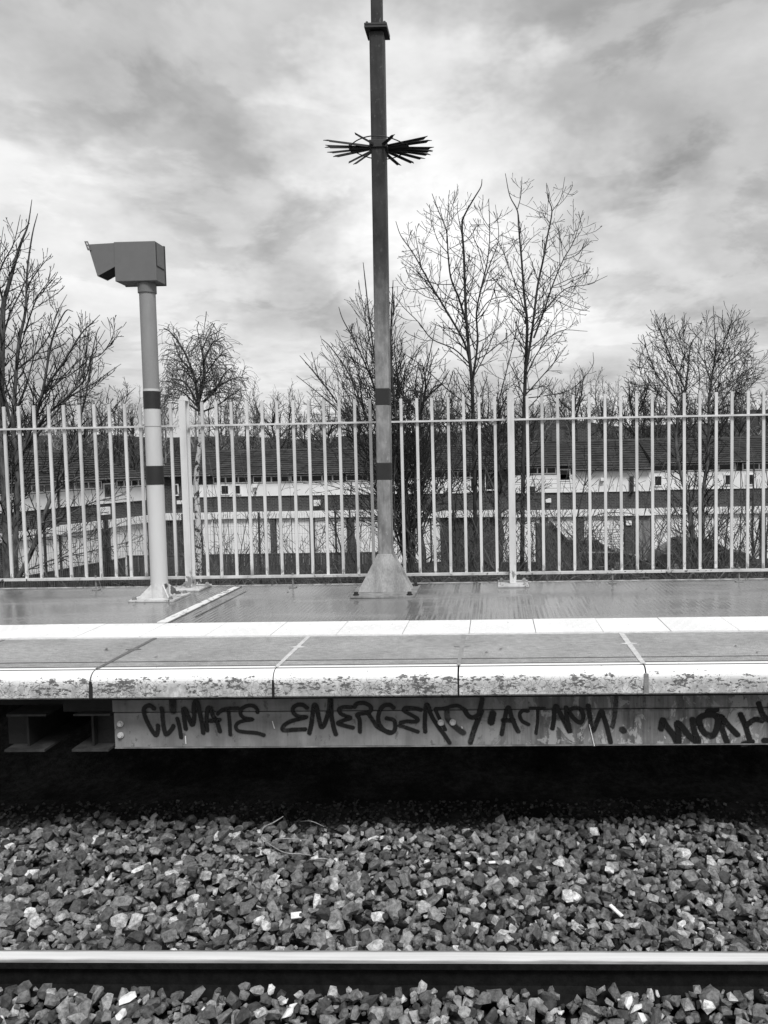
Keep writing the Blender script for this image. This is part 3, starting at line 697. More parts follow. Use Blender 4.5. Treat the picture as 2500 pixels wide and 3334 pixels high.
# white stones and scraps
def scrap(name, px, py, sx, sy2, sz, rz, mt, label, cat, grp):
    p = surf(px, py); V, F = stones[rng.randrange(NV)]
    m = MB(); m.add((V * np.array([sx, sy2, sz])).tolist(), F)
    o = m.build(name, mt); o.location = (p.x, p.y, p.z + sz * .6); o.rotation_euler = (rng.gauss(0, .3), rng.gauss(0, .3), rz)
    tag(o, label, cat, grp); return o
WS = 'white stones in the ballast'
for px, py, s, lb in ((276, 2165, .036, 'largest white stone at bottom left, in front of the rail'), (262, 2198, .026, 'small white stone at the bottom left corner of the white pair'), (298, 2168, .016, 'tiny white chip right of the large bottom left white stone'),
                  (617, 2165, .020, 'upper white stone in the middle group before the rail'), (622, 2196, .032, 'large white stone at bottom edge, middle group before the rail'), (634, 2176, .018, 'small white stone right of the middle white group'),
                  (1359, 2172, .026, 'upper white stone in the right group before the rail'), (1374, 2186, .030, 'middle white stone of the right group before the rail'), (1384, 2207, .034, 'lowest white stone of the right group at bottom edge'),
                  (1212, 2190, .024, 'white stone between the middle and right white groups')):
    scrap('white_stone', px, py, s, s * .8, s * .7, rng.uniform(0, 3), M['white_stone'], lb, 'stone', WS)
def flat_scrap(name, px, py, w, l, rz, label):
    p = surf(px, py); m = MB().box(-w, w, -l, l, -.004, .004)
    o = m.build(name, M['drip'], bevel=.002); o.location = (p.x, p.y, p.z + .014); o.rotation_euler = (.35, rng.uniform(-.2, .2), rz); tag(o, label, 'litter', 'litter on the ballast')
flat_scrap('litter_strip', 1331, 1974, .010, .036, -.75 + 1.57, 'white flat strip of litter on the ballast at the right')
flat_scrap('litter_scrap', 640, 1984, .024, .016, .3, 'torn white paper scrap on the ballast below the fallen twig')
flat_scrap('litter_scrap', 1063, 1869, .018, .007, .1, 'small white scrap on the ballast right of the fallen twig')
# fallen twig lying on the ballast
tw = empty('fallen_twig', surf(570, 1815)); tag(tw, 'thin pale forked twig lying on ballast at the edge of shadow', 'twig')
TO = tw.location.copy()
def lay(pp, lift=.02):
    return [surf(a, b) + Vector((0, 0, lift + .012 * (i % 2))) for i, (a, b) in enumerate(pp)]
MB().tube([Vector(q) for q in catmull([tuple(v_) for v_ in lay([(562, 1815), (570, 1800), (590, 1785), (612, 1776)])], 4)], .0045, .003, 5).build('stem', M['twig'], tw, TO)
for pp in ([(566, 1818), (585, 1838), (615, 1850), (650, 1858), (672, 1856)], [(650, 1782), (672, 1786), (700, 1793)], [(672, 1866), (700, 1868), (724, 1871)], [(590, 1824), (620, 1824), (660, 1822)]):
    MB().tube([Vector(q) for q in catmull([tuple(v_) for v_ in lay(pp)], 4)], .0035, .002, 5).build('branch', M['twig'], tw, TO)

# ------------------------------------------------------------------ boundary fence
FY, FX0, FP = 6.55, -4.0868, .128
fl = Vector((FX0 + FP * 22, FY, 0)); fence = empty('railing_fence', fl)
tag(fence, 'pale grey steel railing fence along the back of the platform', 'fence')
pw, pd = .0114, .007
pm = MB().prism([(-pw, .1045), (pw, .1045), (pw, 1.545), (pw - .003, 1.549), (-pw + .003, 1.549), (-pw, 1.545)], -pd, pd, 'y')
p0 = None; POSTS = (-9, 12, 33, 54)
for i in range(-8, 54):
    if i in POSTS: continue
    dx = 0
    if i - 1 in POSTS: dx = .010
    loc = Vector((FX0 + FP * i + dx, FY, 0)) - fl
    if p0 is None:
        p0 = pm.build('pale', M['fence'], fence); p0.location = loc; o = p0
    else: o = inst('pale', p0.data, loc, fence)
    o.rotation_euler = (0, rng.gauss(0, .0012), rng.gauss(0, .02)); o.scale = (1, 1, 1 + rng.uniform(-.002, .002))
for a, b in zip(POSTS, POSTS[1:]):
    xa, xb = FX0 + FP * a + .02, FX0 + FP * b - .02
    MB().prism([(FY - .030, 1.350), (FY - .0075, 1.350), (FY - .0075, 1.3645), (FY - .030, 1.3645)], xa, xb, 'x').build('top_rail', M['fence'], fence, fl)
    MB().prism([(FY - .040, .086), (FY + .012, .086), (FY + .012, .104), (FY - .040, .104)], xa, xb, 'x').build('bottom_rail', M['rail_paint'], fence, fl)
for a in POSTS:
    x = FX0 + FP * a; y = FY - .03
    m = MB()
    m.box(x - .027, x + .027, y - .045, y - .037, .02, 1.56); m.box(x - .027, x + .027, y + .037, y + .045, .02, 1.56); m.box(x - .004, x + .004, y - .0365, y + .0365, .02, 1.558)
    m.prism([(x - .027, 1.561), (x + .027, 1.561), (x + .006, 1.602), (x - .006, 1.602)], y - .045, y + .045, 'y')
    po = m.build('fence_post', M['fence'], fence, fl)
    MB().box(x - .125, x + .125, y - .15, y + .15, .001, .018).build('base_plate', M['rail_paint'], po, fl, bevel=.003)
    for sx2 in (-.095, .095):
        for sy2 in (-.115, .115): hexbolt('bolt', (x + sx2, y + sy2, .018), 'z', .013, .02, M['rail_paint'], po, fl)
for dxp in (202, 630, 1325, 1600):
    p = at(dxp, 1262, FY - .06); x = p.x
    m = MB(); m.cyl(x, FY - .02, .0, .0855, .006, n=10); m.box(x - .03, x + .03, FY - .045, FY + .005, .001, .007); m.cyl(x, FY - .02, .105, .122, .009, n=6)
    m.build('support_foot', M['galv'], fence, fl)

# ------------------------------------------------------------------ monitor post (left)
mx, my = -2.622, 6.07
mon = empty('monitor_post', (mx, my, 0)); ML = Vector((mx, my, 0))
tag(mon, 'banded pale grey round post carrying a grey box housing with tilted hood', 'equipment post')
MB().cyl(mx, my, 1.62, 2.42, .0595, n=40).build('upper_post', M['post_dark'], mon, ML, smooth=False).data.polygons.foreach_set('use_smooth', [len(f.vertices) == 4 for f in mon.children[-1].data.polygons])
def ring(name, z0, z1, r, mt, par=mon):
    o = MB().cyl(mx, my, z0, z1, r, n=40).build(name, mt, par, ML); o.data.polygons.foreach_set('use_smooth', [len(f.vertices) == 4 for f in o.data.polygons]); return o
ring('middle_post', 1.03, 1.62, .0605, M['post']); ring('lower_post', .018, 1.03, .0640, M['post'])
ring('dark_band', 1.468, 1.602, .0620, M['band']); ring('dark_band', .888, 1.032, .0660, M['band'])
ring('seam_ring', 1.33, 1.336, .0612, M['post_dark'])
ring('collar', 2.345, 2.421, .068, M['cabinet'])
# cabinet: box with a bevelled lower rear edge, hood leaning out to the left
bf = 5.985; bb = bf + .175
q = [at(245, 524, bf), at(332, 525, bf), at(335, 609, bf), at(249, 608, bf)]
x0, x1, zt, zb = -2.826, -2.512, 2.712, 2.420
cab = MB().box(x0, x1, bf, bb, zb, zt).build('cabinet', M['cabinet'], mon, ML, bevel=.004)
MB().box(x0 - .0, x1 + .0025, bb - .012, bb + .004, zb - .004, zt + .004).build('rear_rim', M['cabinet_dark'], cab, ML)
m = MB().box(x1 + .0005, x1 + .004, bf + .02, bb - .03, zb + .115, zt - .012); m.build('access_panel', M['cabinet'], cab, ML)
MB().box(x1 + .0005, x1 + .003, bf + .016, bb - .026, zb + .107, zb + .1125).build('panel_gap', M['cabinet_dark'], cab, ML)
MB().box(x1 + .0005, x1 + .003, bf + .011, bf + .016, zb + .107, zt - .01).build('panel_gap', M['cabinet_dark'], cab, ML)
h = [at(248, 526, bf + .006), at(204, 529, bf + .006), at(232, 597, bf + .006), at(249, 576, bf + .006)]
hx = [x0 + .004, x0 - .200, x0 - .137, x0 + .004]; hz = [zt - .006, zt - .012, zt - .248, zt - .178]
m = MB(); ya, yb, th = bf + .006, bb - .01, .004
m.prism([(hx[0], hz[0]), (hx[1], hz[1]), (hx[2], hz[2]), (hx[3], hz[3])], ya, ya + th, 'y')
m.prism([(hx[0], hz[0]), (hx[1], hz[1]), (hx[2], hz[2]), (hx[3], hz[3])], yb - th, yb, 'y')
m.prism([(hx[0], hz[0]), (hx[1], hz[1]), (hx[1] + .003, hz[1] - .006), (hx[0], hz[0] - .006)], ya + th + .0005, yb - th - .0005, 'y')
m.prism([(hx[1], hz[1]), (hx[2], hz[2]), (hx[2] + .006, hz[2] + .002), (hx[1] + .006, hz[1] - .006)], ya + th + .0005, yb - th - .0005, 'y')
hood = m.build('hood', M['cabinet'], mon, ML)
m = MB(); m.prism([(hx[2] + .008, hz[2] + .008), (hx[3] - .002, hz[3] + .008), (hx[3] - .002, hz[3] + .012), (hx[2] + .008, hz[2] + .012)], ya + th + .001, yb - th - .001, 'y')
m.build('screen', M['cabinet_dark'], hood, ML)
# slotted bracket at the hood's tip
bx, bz = hx[1], hz[1]; c, s = math.cos(.36), math.sin(.36)
def br_(u, w): return (bx - .012 + u * c + w * s * 0 + w * .30, bz - .0 + w * -1.0 * -1)
m = MB()
def slab(u0, u1, w0, w1):
    pts = [(bx + u0 - w0 * .33, bz + w0), (bx + u1 - w0 * .33, bz + w0), (bx + u1 - w1 * .33, bz + w1), (bx + u0 - w1 * .33, bz + w1)]
    m.prism(pts, bf - .002, bf + .004, 'y')
slab(-.014, -.005, -.045, .022); slab(.004, .012, -.045, .022); slab(-.005, .004, .014, .022); slab(-.005, .004, -.045, -.030); slab(-.005, .004, -.012, -.004)
m.build('bracket', M['cabinet'], hood, ML)
bp = MB().box(mx - .175, mx + .175, my - .17, my + .18, .001, .016).build('base_plate', M['rail_paint'], mon, ML, bevel=.002)
for sx2 in (-.14, .14):
    for sy2 in (-.135, .145): hexbolt('bolt', (mx + sx2, my + sy2, .016), 'z', .014, .022, M['galv'], bp, ML)
for a in (math.pi / 4, 3 * math.pi / 4, 5 * math.pi / 4, 7 * math.pi / 4):
    ca, sa = math.cos(a), math.sin(a); w = .0045
    P = [(.060, .0165), (.165, .0165), (.165, .026), (.064, .115)]
    vs = [(mx + ca * r - sa * w, my + sa * r + ca * w, z) for r, z in P] + [(mx + ca * r + sa * w, my + sa * r - ca * w, z) for r, z in P]
    MB().add(vs, [(0, 1, 2, 3), (7, 6, 5, 4), (0, 4, 5, 1), (1, 5, 6, 2), (2, 6, 7, 3), (3, 7, 4, 0)]).build('gusset', M['chipped'], mon, ML)
ring('base_sleeve', .0165, .13, .0655, M['chipped'])

# ------------------------------------------------------------------ lamp column (centre)
lx, ly = -.868, 6.2
lamp = empty('lamp_column', (lx, ly, 0)); LL = Vector((lx, ly, 0))
tag(lamp, 'tall square steel column with a ring of anti-climb spikes, two dark bands', 'lamp column')
cw, cd = .0535, .062
def sq(name, z0, z1, w, d, mt, bev=.010, par=lamp):
    return MB().box(lx - w, lx + w, ly - d, ly + d, z0, z1).build(name, mt, par, LL, bevel=bev)
sq('lower_shaft', .018, 4.26, cw, cd, M['galv'])
sq('upper_shaft', 4.30, 7.2, .041, .047, M['darksteel'], .008)
sq('dark_band', 1.462, 1.604, cw + .0015, cd + .0015, M['band'], .010); sq('dark_band', .886, 1.032, cw + .0015, cd + .0015, M['band'], .010)
fl1 = sq('flange_plate', 4.262, 4.278, .085, .095, M['black_steel'], .002); sq('flange_plate', 4.281, 4.297, .085, .095, M['black_steel'], .002)
for sx2 in (-.066, .066):
    for sy2 in (-.074, .074): hexbolt('bolt', (lx + sx2, ly + sy2, 4.297), 'z', .010, .016, M['black_steel'], fl1, LL)
bp = MB().box(lx - .245, lx + .245, ly - .25, ly + .27, .001, .017).build('base_plate', M['galv'], lamp, LL, bevel=.002)
for sx2 in (-.205, .205):
    for sy2 in (-.205, .24): hexbolt('bolt', (lx + sx2, ly + sy2, .017), 'z', .017, .026, M['darksteel'], bp, LL)
for y0 in (ly - cd - .0095, ly + cd + .0005):
    MB().prism([(lx - .205, .0175), (lx + .205, .0175), (lx + .205, .035), (lx + cw + .004, .315), (lx - cw - .004, .315), (lx - .205, .035)], y0, y0 + .009, 'y').build('gusset_plate', M['galv_light'], lamp, LL, bevel=.0015)
# anti-climb guard
ZG = 3.425
gd = MB().box(lx - cw - .012, lx + cw + .012, ly - cd - .012, ly + cd + .012, ZG - .022, ZG + .032).build('spike_collar', M['black_steel'], lamp, LL, bevel=.003)
ANG = [-24, -14, -4, 6, 16, 27, 40, 57, 74, -62]
ANG = ANG + [180 - q + rng.uniform(-4, 4) for q in ANG]
for k, ad in enumerate(ANG):
    a = R_(ad + rng.gauss(0, 1))
    ca, sa = math.cos(a), math.sin(a); tilt = rng.gauss(-.015, .03)
    r0 = .072; r1 = .43 * (1 - .05 * rng.random()); w = .0092; h = .002
    if ad in (-62,) or sa < -.8: r1 *= .72
    ct, st = math.cos(tilt), math.sin(tilt)
    def P(r, v_, z): return (lx + ca * r * ct - sa * v_, ly + sa * r * ct + ca * v_, ZG + .004 + r * st + z)
    cut = .03 * (1 if k % 2 else -1)
    pts = [(r0, -w), (r1 - max(cut, 0), -w), (r1 + min(cut, 0), w), (r0, w)]
    # flat bar with one bent edge (shallow angle section)
    vs = [P(r, v_, -h) for r, v_ in pts] + [P(r, v_, h) for r, v_ in pts]
    m = MB().add(vs, [(0, 3, 2, 1), (4, 5, 6, 7), (0, 1, 5, 4), (1, 2, 6, 5), (2, 3, 7, 6), (3, 0, 4, 7)])
    vs = [P(r0, w - .003, -h - .0005), P(r1 - .03, w - .003, -h - .0005), P(r1 - .03, w, -h - .0005), P(r0, w, -h - .0005), P(r0, w - .003, -h - .013), P(r1 - .045, w - .003, -h - .011), P(r1 - .045, w, -h - .011), P(r0, w, -h - .013)]
    m.add(vs, [(0, 1, 2, 3), (7, 6, 5, 4), (0, 4, 5, 1), (1, 5, 6, 2), (2, 6, 7, 3), (3, 7, 4, 0)])
    m.build('spike', M['black_steel'], gd, LL)
rg = [(lx + .215 * math.cos(a), ly + .215 * math.sin(a), ZG - .004 + .006 * math.sin(3 * a)) for a in np.linspace(0, 2 * math.pi, 49)]
MB().tube(rg, .0042, .0042, 6).build('ring_wire', M['black_steel'], gd, LL)
for sgn in (0, math.pi):
    m = MB(); A = np.linspace(-.34, .34, 9)
    lo = [(lx + .075 * math.cos(sgn + a), ly + .075 * math.sin(sgn + a), ZG - .012) for a in A] + [(lx + .225 * math.cos(sgn + a), ly + .225 * math.sin(sgn + a), ZG - .014) for a in A]
    n = 9; m.add(lo + [(p[0], p[1], p[2] + .005) for p in lo], [(i, i + 1, n + i + 1, n + i) for i in range(n - 1)] + [(18 + i, 18 + n + i, 18 + n + i + 1, 18 + i + 1) for i in range(n - 1)] + [(n + i, n + i + 1, 18 + n + i + 1, 18 + n + i) for i in range(n - 1)])
    m.build('fan_plate', M['black_steel'], gd, LL)
    MB().tube([(lx + .225 * math.cos(sgn + a), ly + .225 * math.sin(sgn + a), ZG - .006) for a in A], .008, .008, 6).build('clamp_bar', M['black_steel'], gd, LL)
lamp.rotation_euler = (0, R_(.45), 0)

# ------------------------------------------------------------------ houses below the embankment
GZ = -3.9
def course_roof(parent, u0, u1, ze, zr, depth, n=17):
    m = MB(); ov = -.28; n = 12
    m.add([(u0, ov, ze), (u1, ov, ze), (u1, depth, zr), (u0, depth, zr)], [(0, 1, 2, 3)])
    for k in range(n):
        w0, w1 = ov + (depth - ov) * k / n - .14, ov + (depth - ov) * (k + 1) / n
        z0, z1 = ze + (zr - ze) * k / n + .005, ze + (zr - ze) * (k + 1) / n
        c = int((u1 - u0) / .62) + 1
        for q in range(c):
            a_, b_ = u0 + (u1 - u0) * q / c + .004, u0 + (u1 - u0) * (q + 1) / c - .004; j = rng.uniform(-.012, .014)
            m.add([(a_, w0, z0 + j), (b_, w0, z0 + j), (b_, w0, z0 + .05 + j), (a_, w0, z0 + .05 + j), (b_, w1 + .04, z1 + .03), (a_, w1 + .04, z1 + .03)], [(0, 1, 2, 3), (3, 2, 4, 5), (0, 5, 4, 1)])
    m.add([(u0, depth, zr), (u1, depth, zr), (u1, 2 * depth + .28, ze), (u0, 2 * depth + .28, ze)], [(0, 1, 2, 3)])
    m.add([(u0, ov, ze), (u0, depth, zr), (u0, 2 * depth + .28, ze)], [(0, 1, 2)]); m.add([(u1, ov, ze), (u1, depth, zr), (u1, 2 * depth + .28, ze)], [(0, 2, 1)])
    rf = m.build('roof', M['tile'], parent, recalc=False)
    MB().prism([(depth - .12, zr - .03), (depth, zr + .06), (depth + .12, zr - .03)], u0 + .01, u1 - .01, 'x').build('ridge', M['tile'], rf)
    return rf
def window(parent, u0, u1, z0, z1, w=-.05, mull=0):
    fr = MB(); t_ = .05
    fr.box(u0, u1, w - .03, w + .02, z0, z0 + t_); fr.box(u0, u1, w - .03, w + .02, z1 - t_, z1)
    fr.box(u0, u0 + t_, w - .03, w + .02, z0 + t_ + .001, z1 - t_ - .001); fr.box(u1 - t_, u1, w - .03, w + .02, z0 + t_ + .001, z1 - t_ - .001)
    for k in range(mull):
        c = u0 + (u1 - u0) * (k + 1) / (mull + 1); fr.box(c - .03, c + .03, w - .03, w + .02, z0 + t_ + .001, z1 - t_ - .001)
    wo_ = fr.build('window', M['white'], parent)
    MB().box(u0 + t_ * .5, u1 - t_ * .5, w + .0, w + .012, z0 + t_ * .5, z1 - t_ * .5).build('pane', M['glass'], wo_)
def house(loc, rz, L, ze, zr, zpb, zl0, zl1, label, feats, depth=4.0, chim=None, zpt=None):
    h_ = empty('terraced_house', loc, rz); tag(h_, label, 'house', 'terraced houses below the embankment')
    MB().box(0, L, 0, 2 * depth, GZ, ze - .02).build('wall', M['brick'], h_)
    rf = course_roof(h_, .0, L, ze, zr, depth)
    if chim:
        MB().box(chim - .32, chim + .32, depth - .3, depth + .3, zr - .3, zr + .62).build('chimney', M['brick'], rf)
    MB().box(.0, L, -.34, -.27, ze - .05, ze + .012).build('gutter', M['white'], h_)
    MB().box(.0, L, -.262, -.02, ze - .10, ze - .055).build('soffit', M['soot'], h_)
    MB().box(.02, L - .02, -.22, -.002, zl0, zl1).build('fascia', M['white'], h_)
    zpt = zpt if zpt is not None else ze - .48
    for f in feats:
        k = f[0]
        if k == 'panel': MB().box(f[1], f[2], -.06, -.002, zpb, f[3] if len(f) > 3 else zpt).build('upper_panel', M['panel'], h_)
        elif k == 'boards':
            n = 4
            for q in range(n):
                a, b = zpb + (zpt - zpb) * q / n, zpb + (zpt - zpb) * (q + 1) / n
                MB().box(f[1], f[2], -.075 - .012 * (q % 2) * 0, -.002, a + .008, b - .008).build('board', M['panel'], h_)
            MB().box(f[1] + .01, f[2] - .01, -.05, -.002, zpb + .01, zpt - .01).build('board_backing', M['soot'], h_)
        elif k == 'clere': window(h_, f[1], f[2], zpt + .03, ze - .11, -.04, f[3])
        elif k == 'win': window(h_, f[1], f[2], f[3], f[4], -.075, f[5] if len(f) > 5 else 0)
        elif k == 'white': MB().box(f[1], f[2], -.05, -.002, f[3] if len(f) > 3 else GZ, zl0 - .02).build('ground_panel', M['panel'], h_)
        elif k == 'garage':
            g_ = MB(); n = 13; z0, z1 = GZ, f[3]
            for q in range(n):
                a, b = z0 + (z1 - z0) * q / n, z0 + (z1 - z0) * (q + 1) / n; g_.box(f[1], f[2], -.07, -.052, a + .012, b - .012)
            go = g_.build('garage_door', M['white'], h_); MB().box(f[1], f[2], -.045, -.003, z0, z1).build('door_backing', M['greydoor'], go)
        elif k == 'dark': MB().box(f[1], f[2], -.04, -.002, GZ, zl0 - .02).build('door', M['door'], h_)
        elif k == 'grey': MB().box(f[1], f[2], -.04, -.002, GZ, zl0 - .02).build('door', M['greydoor'], h_)
        elif k == 'pier': MB().box(f[1], f[2], -.16, -.002, GZ, zl0 - .01).build('pier', M['brick'], h_)
        elif k == 'box': MB().box(f[1], f[2], -.22, -.065, f[3], f[4]).build('wall_box', M[f[5]], h_, bevel=.01)
        elif k == 'pipe': MB().cyl((f[1] + f[2]) / 2, -.13, zpb - .02, f[3], .10, n=12).build('downpipe', M['soot'], h_)
    return h_
def X38(x): return -24.13 + .02232 * x
def seg(xa, xb, ref): return (xb - xa) * .02232, [X38(ref)]
def U(x, xa): return (x - xa) * .02232
# house by house, left to right, along the straight terrace
xa = 344; u = lambda x: U(x, xa)
house((X38(xa), 38.0, 0), 0, u(470), .54, 1.72, -.54, -1.62, -1.29, 'dark brick end house right behind the banded post, narrow white window',
      [('panel', u(414), u(470)), ('win', u(384), u(398), -.45, .12), ('win', u(412), u(424), -.40, .05), ('box', u(395), u(408), -.85, -.68, 'white'), ('dark', u(356), u(376)), ('dark', u(381), u(402)), ('pier', u(429), u(444)), ('white', u(347), u(355)), ('white', u(446), u(470))])
xa = 471
house((X38(xa), 38.02, 0), 0, u(640), .55, 1.74, -.53, -1.60, -1.28, 'terraced house behind the birch trunk with two dark upper windows',
      [('panel', u(471), u(640)), ('clere', u(473), u(556), 2), ('clere', u(560), u(640), 3), ('win', u(489), u(508), -.45, .04), ('win', u(514), u(534), -.45, .04),
       ('box', u(561), u(570), -.12, .04, 'white'), ('box', u(564), u(567), -.42, -.32, 'soot'), ('white', u(472), u(594)), ('pier', u(596), u(606)), ('white', u(608), u(640))])
xa = 641
house((X38(xa), 37.98, 0), 0, u(880), .56, 1.74, -.53, -1.60, -1.28, 'terraced house left of the lamp column with a white notice on its brick band',
      [('panel', u(641), u(880)), ('clere', u(642), u(756), 4), ('clere', u(762), u(880), 4), ('box', u(692), u(706), -1.05, -.76, 'white'), ('white', u(642), u(680)), ('pier', u(681), u(690)), ('white', u(692), u(760)), ('pier', u(766), u(775)), ('white', u(778), u(880))])
xa = 881
house((X38(xa), 38.03, 0), 0, u(1118), .62, 1.80, -.55, -1.70, -1.38, 'terraced house right of the lamp column with dark brick ground floor',
      [('panel', u(884), u(1046)), ('clere', u(890), u(1030), 4), ('win', u(1028), u(1045), -.5, .2), ('win', u(1060), u(1085), -.45, .42), ('white', u(884), u(940)), ('white', u(944), u(962)), ('white', u(1096), u(1112))])
xa = 1119
house((X38(xa), 37.97, 0), 0, u(1250), .74, 1.92, -.60, -1.74, -1.42, 'terraced house with white horizontal weatherboards beside the right fence post',
      [('boards', u(1120), u(1248)), ('clere', u(1152), u(1212), 2), ('win', u(1218), u(1242), -.05, .52), ('box', u(1153), u(1166), -.56, -.28, 'soot'), ('panel', u(1119), u(1119.5)), ('white', u(1122), u(1176)), ('pier', u(1179), u(1190)), ('box', u(1188), u(1200), -1.06, -.86, 'white'), ('white', u(1193), u(1249), -3.0)], chim=u(1230))
xa = 1251
house((X38(xa), 37.99, 0), 0, u(1412), .52, 1.92, -.60, -1.74, -1.42, 'terraced house with a plain white upper wall and ribbed white garage door',
      [('panel', u(1251), u(1412), .49), ('box', u(1305), u(1313), -.08, .06, 'white'), ('pipe', u(1366), u(1376), .12), ('pier', u(1252), u(1268)), ('white', u(1270), u(1354), -2.40), ('garage', u(1270), u(1354), -2.42), ('pier', u(1356), u(1376)), ('box', u(1358), u(1370), -2.2, -1.98, 'white'), ('grey', u(1378), u(1410))], chim=u(1290))
xa = 1413
house((X38(xa), 38.01, 0), 0, u(1600), .76, 1.94, -.55, -1.72, -1.40, 'terraced house behind the twin-trunked right tree with white walls below',
      [('panel', u(1413), u(1600)), ('clere', u(1414), u(1590), 4), ('win', u(1418), u(1436), -.38, .14), ('win', u(1566), u(1580), -.40, .14), ('white', u(1414), u(1520)), ('white', u(1526), u(1600))], chim=u(1562))
xa = 1601
house((X38(xa), 38.0, 0), 0, u(1790), .76, 1.94, -.55, -1.72, -1.40, 'terraced house at the right end of the view behind the last pales',
      [('panel', u(1602), u(1790)), ('clere', u(1604), u(1780), 4), ('win', u(1610), u(1628), -.40, .14), ('white', u(1602), u(1640)), ('pier', u(1642), u(1652)), ('white', u(1654), u(1780))])
# angled terrace at the left: its front faces right and comes towards the fence
A0, A1 = Vector((-18.55, 25.6, 0)), Vector((-16.35, 36.8, 0))
dv = (A1 - A0); LA = dv.length; rz = math.atan2(dv.y, dv.x)
ht = LA / 2
house(A1 - dv * .5, rz, ht - .02, .53, 1.75, -.58, -1.62, -1.30, 'angled terraced house at left with a pale upper door beside the banded post',
      [('panel', .1, ht - .1), ('clere', .1, ht * .45, 2), ('clere', ht * .62, ht - .1, 3), ('win', ht * .46, ht * .60, -.35, .30), ('box', ht * .42, ht * .50, -1.05, -.72, 'white'), ('white', .1, ht * .38), ('pier', ht * .40, ht * .50), ('white', ht * .53, ht - .1)])
house(A0, rz, ht - .02, .50, 1.72, -.60, -1.66, -1.34, 'angled terraced house at the left edge, behind the thick tree stems',
      [('panel', .1, ht - .1), ('clere', ht * .3, ht * .62, 2), ('clere', ht * .64, ht - .1, 2), ('white', ht * .1, ht * .45), ('pier', ht * .5, ht * .57), ('white', ht * .62, ht - .1)])

# timber and weldmesh fences at the foot of the bank
def timber(pa, pb, ztop, label):
    d = pb - pa; L = d.length; e = empty('timber_fence', pa, math.atan2(d.y, d.x)); tag(e, label, 'fence')
    m = MB(); n = int(L / .125)
    for k in range(n):
        a, b = L * k / n, L * (k + 1) / n; jz = rng.uniform(-.02, .02); w = .012 * (k % 2)
        m.box(a + .004, b - .004, -w - .02, -w, GZ + .05, ztop + jz)
    m.build('board_panel', M['timber'], e)['kind'] = 'stuff'
    MB().box(0, L, -.05, -.034, ztop - .01, ztop + .04).build('capping_rail', M['timber'], e)
    MB().box(0, L, .005, .045, ztop - 1.2, ztop - 1.1).build('back_rail', M['timber'], e)
timber(Vector((-15.6, 33.0, 0)), Vector((-4.2, 33.0, 0)), -2.78, 'weathered timber board fence below the terrace, left of the lamp column')
timber(Vector((-17.4, 25.2, 0)), Vector((-15.65, 32.9, 0)), -2.85, 'weathered timber board fence running along the angled left houses')
def weldmesh(pa, pb, zt_, label, step=2.5):
    d = pb - pa; L = d.length; e = empty('mesh_fence', pa, math.atan2(d.y, d.x)); tag(e, label, 'fence')
    k = 0; n = int(L / step)
    for k in range(n + 1):
        MB().box(L * k / n - .035, L * k / n + .035, -.03, .03, GZ, zt_ + .06).build('post', M['soot'], e)
    m = MB(); w = .0032
    q = 0.0
    while q < L: m.box(q - w, q + w, -.045, -.037, GZ + .05, zt_); q += .10
    zz = GZ + .1
    while zz < zt_: m.box(0, L, -.055, -.0455, zz - w, zz + w); zz += .30
    o = m.build('mesh_panel', M['mesh_wire'], e); o['kind'] = 'stuff'
weldmesh(Vector((-15.2, 30.6, 0)), Vector((-3.2, 30.6, 0)), -.92, 'green-dark weldmesh fence in front of the terrace, left half'.replace('green-dark ', 'dark '))
weldmesh(Vector((-16.6, 24.5, 0)), Vector((-15.25, 30.5, 0)), -1.1, 'dark weldmesh fence with slim posts before the angled left houses')
# stair flank / ramp panel and sheds among the brambles at the right
e = empty('brick_shed', (1.6, 30.5, GZ)); tag(e, 'dark sloping lean-to shed behind the right fence post, at the foot of the bank', 'shed')
MB().prism([(0, 0), (2.05, 0), (2.05, .7), (.6, 2.35), (0, 2.35)], 0, 1.6, 'y').build('wall', M['timber'], e)
MB().prism([(2.1, .66), (2.1, .75), (.62, 2.43), (.55, 2.36)], -.08, 1.68, 'y').build('roof', M['soot'], e)
def car(loc, rz, label):
    e = empty('parked_car', loc, rz); tag(e, label, 'car', 'cars parked in front of the terrace')
    body = [(-2.0, .28), (2.0, .28), (2.05, .62), (1.95, .82), (1.2, .92), (-1.75, .95), (-2.02, .80)]
    MB().prism(body, -.80, .80, 'y').build('body', M['cardark'], e, bevel=.06)
    gl = [(1.15, .93), (.45, 1.36), (-.95, 1.40), (-1.65, .96)]
    MB().prism(gl, -.68, .68, 'y').build('cabin_glass', M['glass'], e, bevel=.04)
    MB().prism([(.5, 1.365), (.40, 1.42), (-.90, 1.45), (-1.0, 1.405)], -.66, .66, 'y').build('roof', M['cardark'], e, bevel=.02)
    for x in (-1.3, 1.28):
        for y in (-.81, .66):
            t_ = MB(); t_.cyl(0, 0, 0, .16, .31, n=20); t_.v = [(x + p[0], y + p[2], .31 + p[1]) for p in t_.v]; w_ = t_.build('wheel', M['soot'], e)
            t_ = MB(); t_.cyl(0, 0, -.004, .165, .19, n=16); t_.v = [(x + p[0], y + p[2], .31 + p[1]) for p in t_.v]; t_.build('rim', M['flange'], w_)
    for y in (-.62, .50): MB().box(2.03, 2.075, y, y + .14, .62, .74).build('headlight', M['white'], e)
M['cardark'] = plain('dark_car_paint', .03, .25, .1, 2)
car((3.9, 34.6, GZ), .05, 'dark parked car below the boarded house, half hidden by brambles')
car((8.6, 34.0, GZ), .1, 'dark parked car below the plain white house, behind bramble stems')

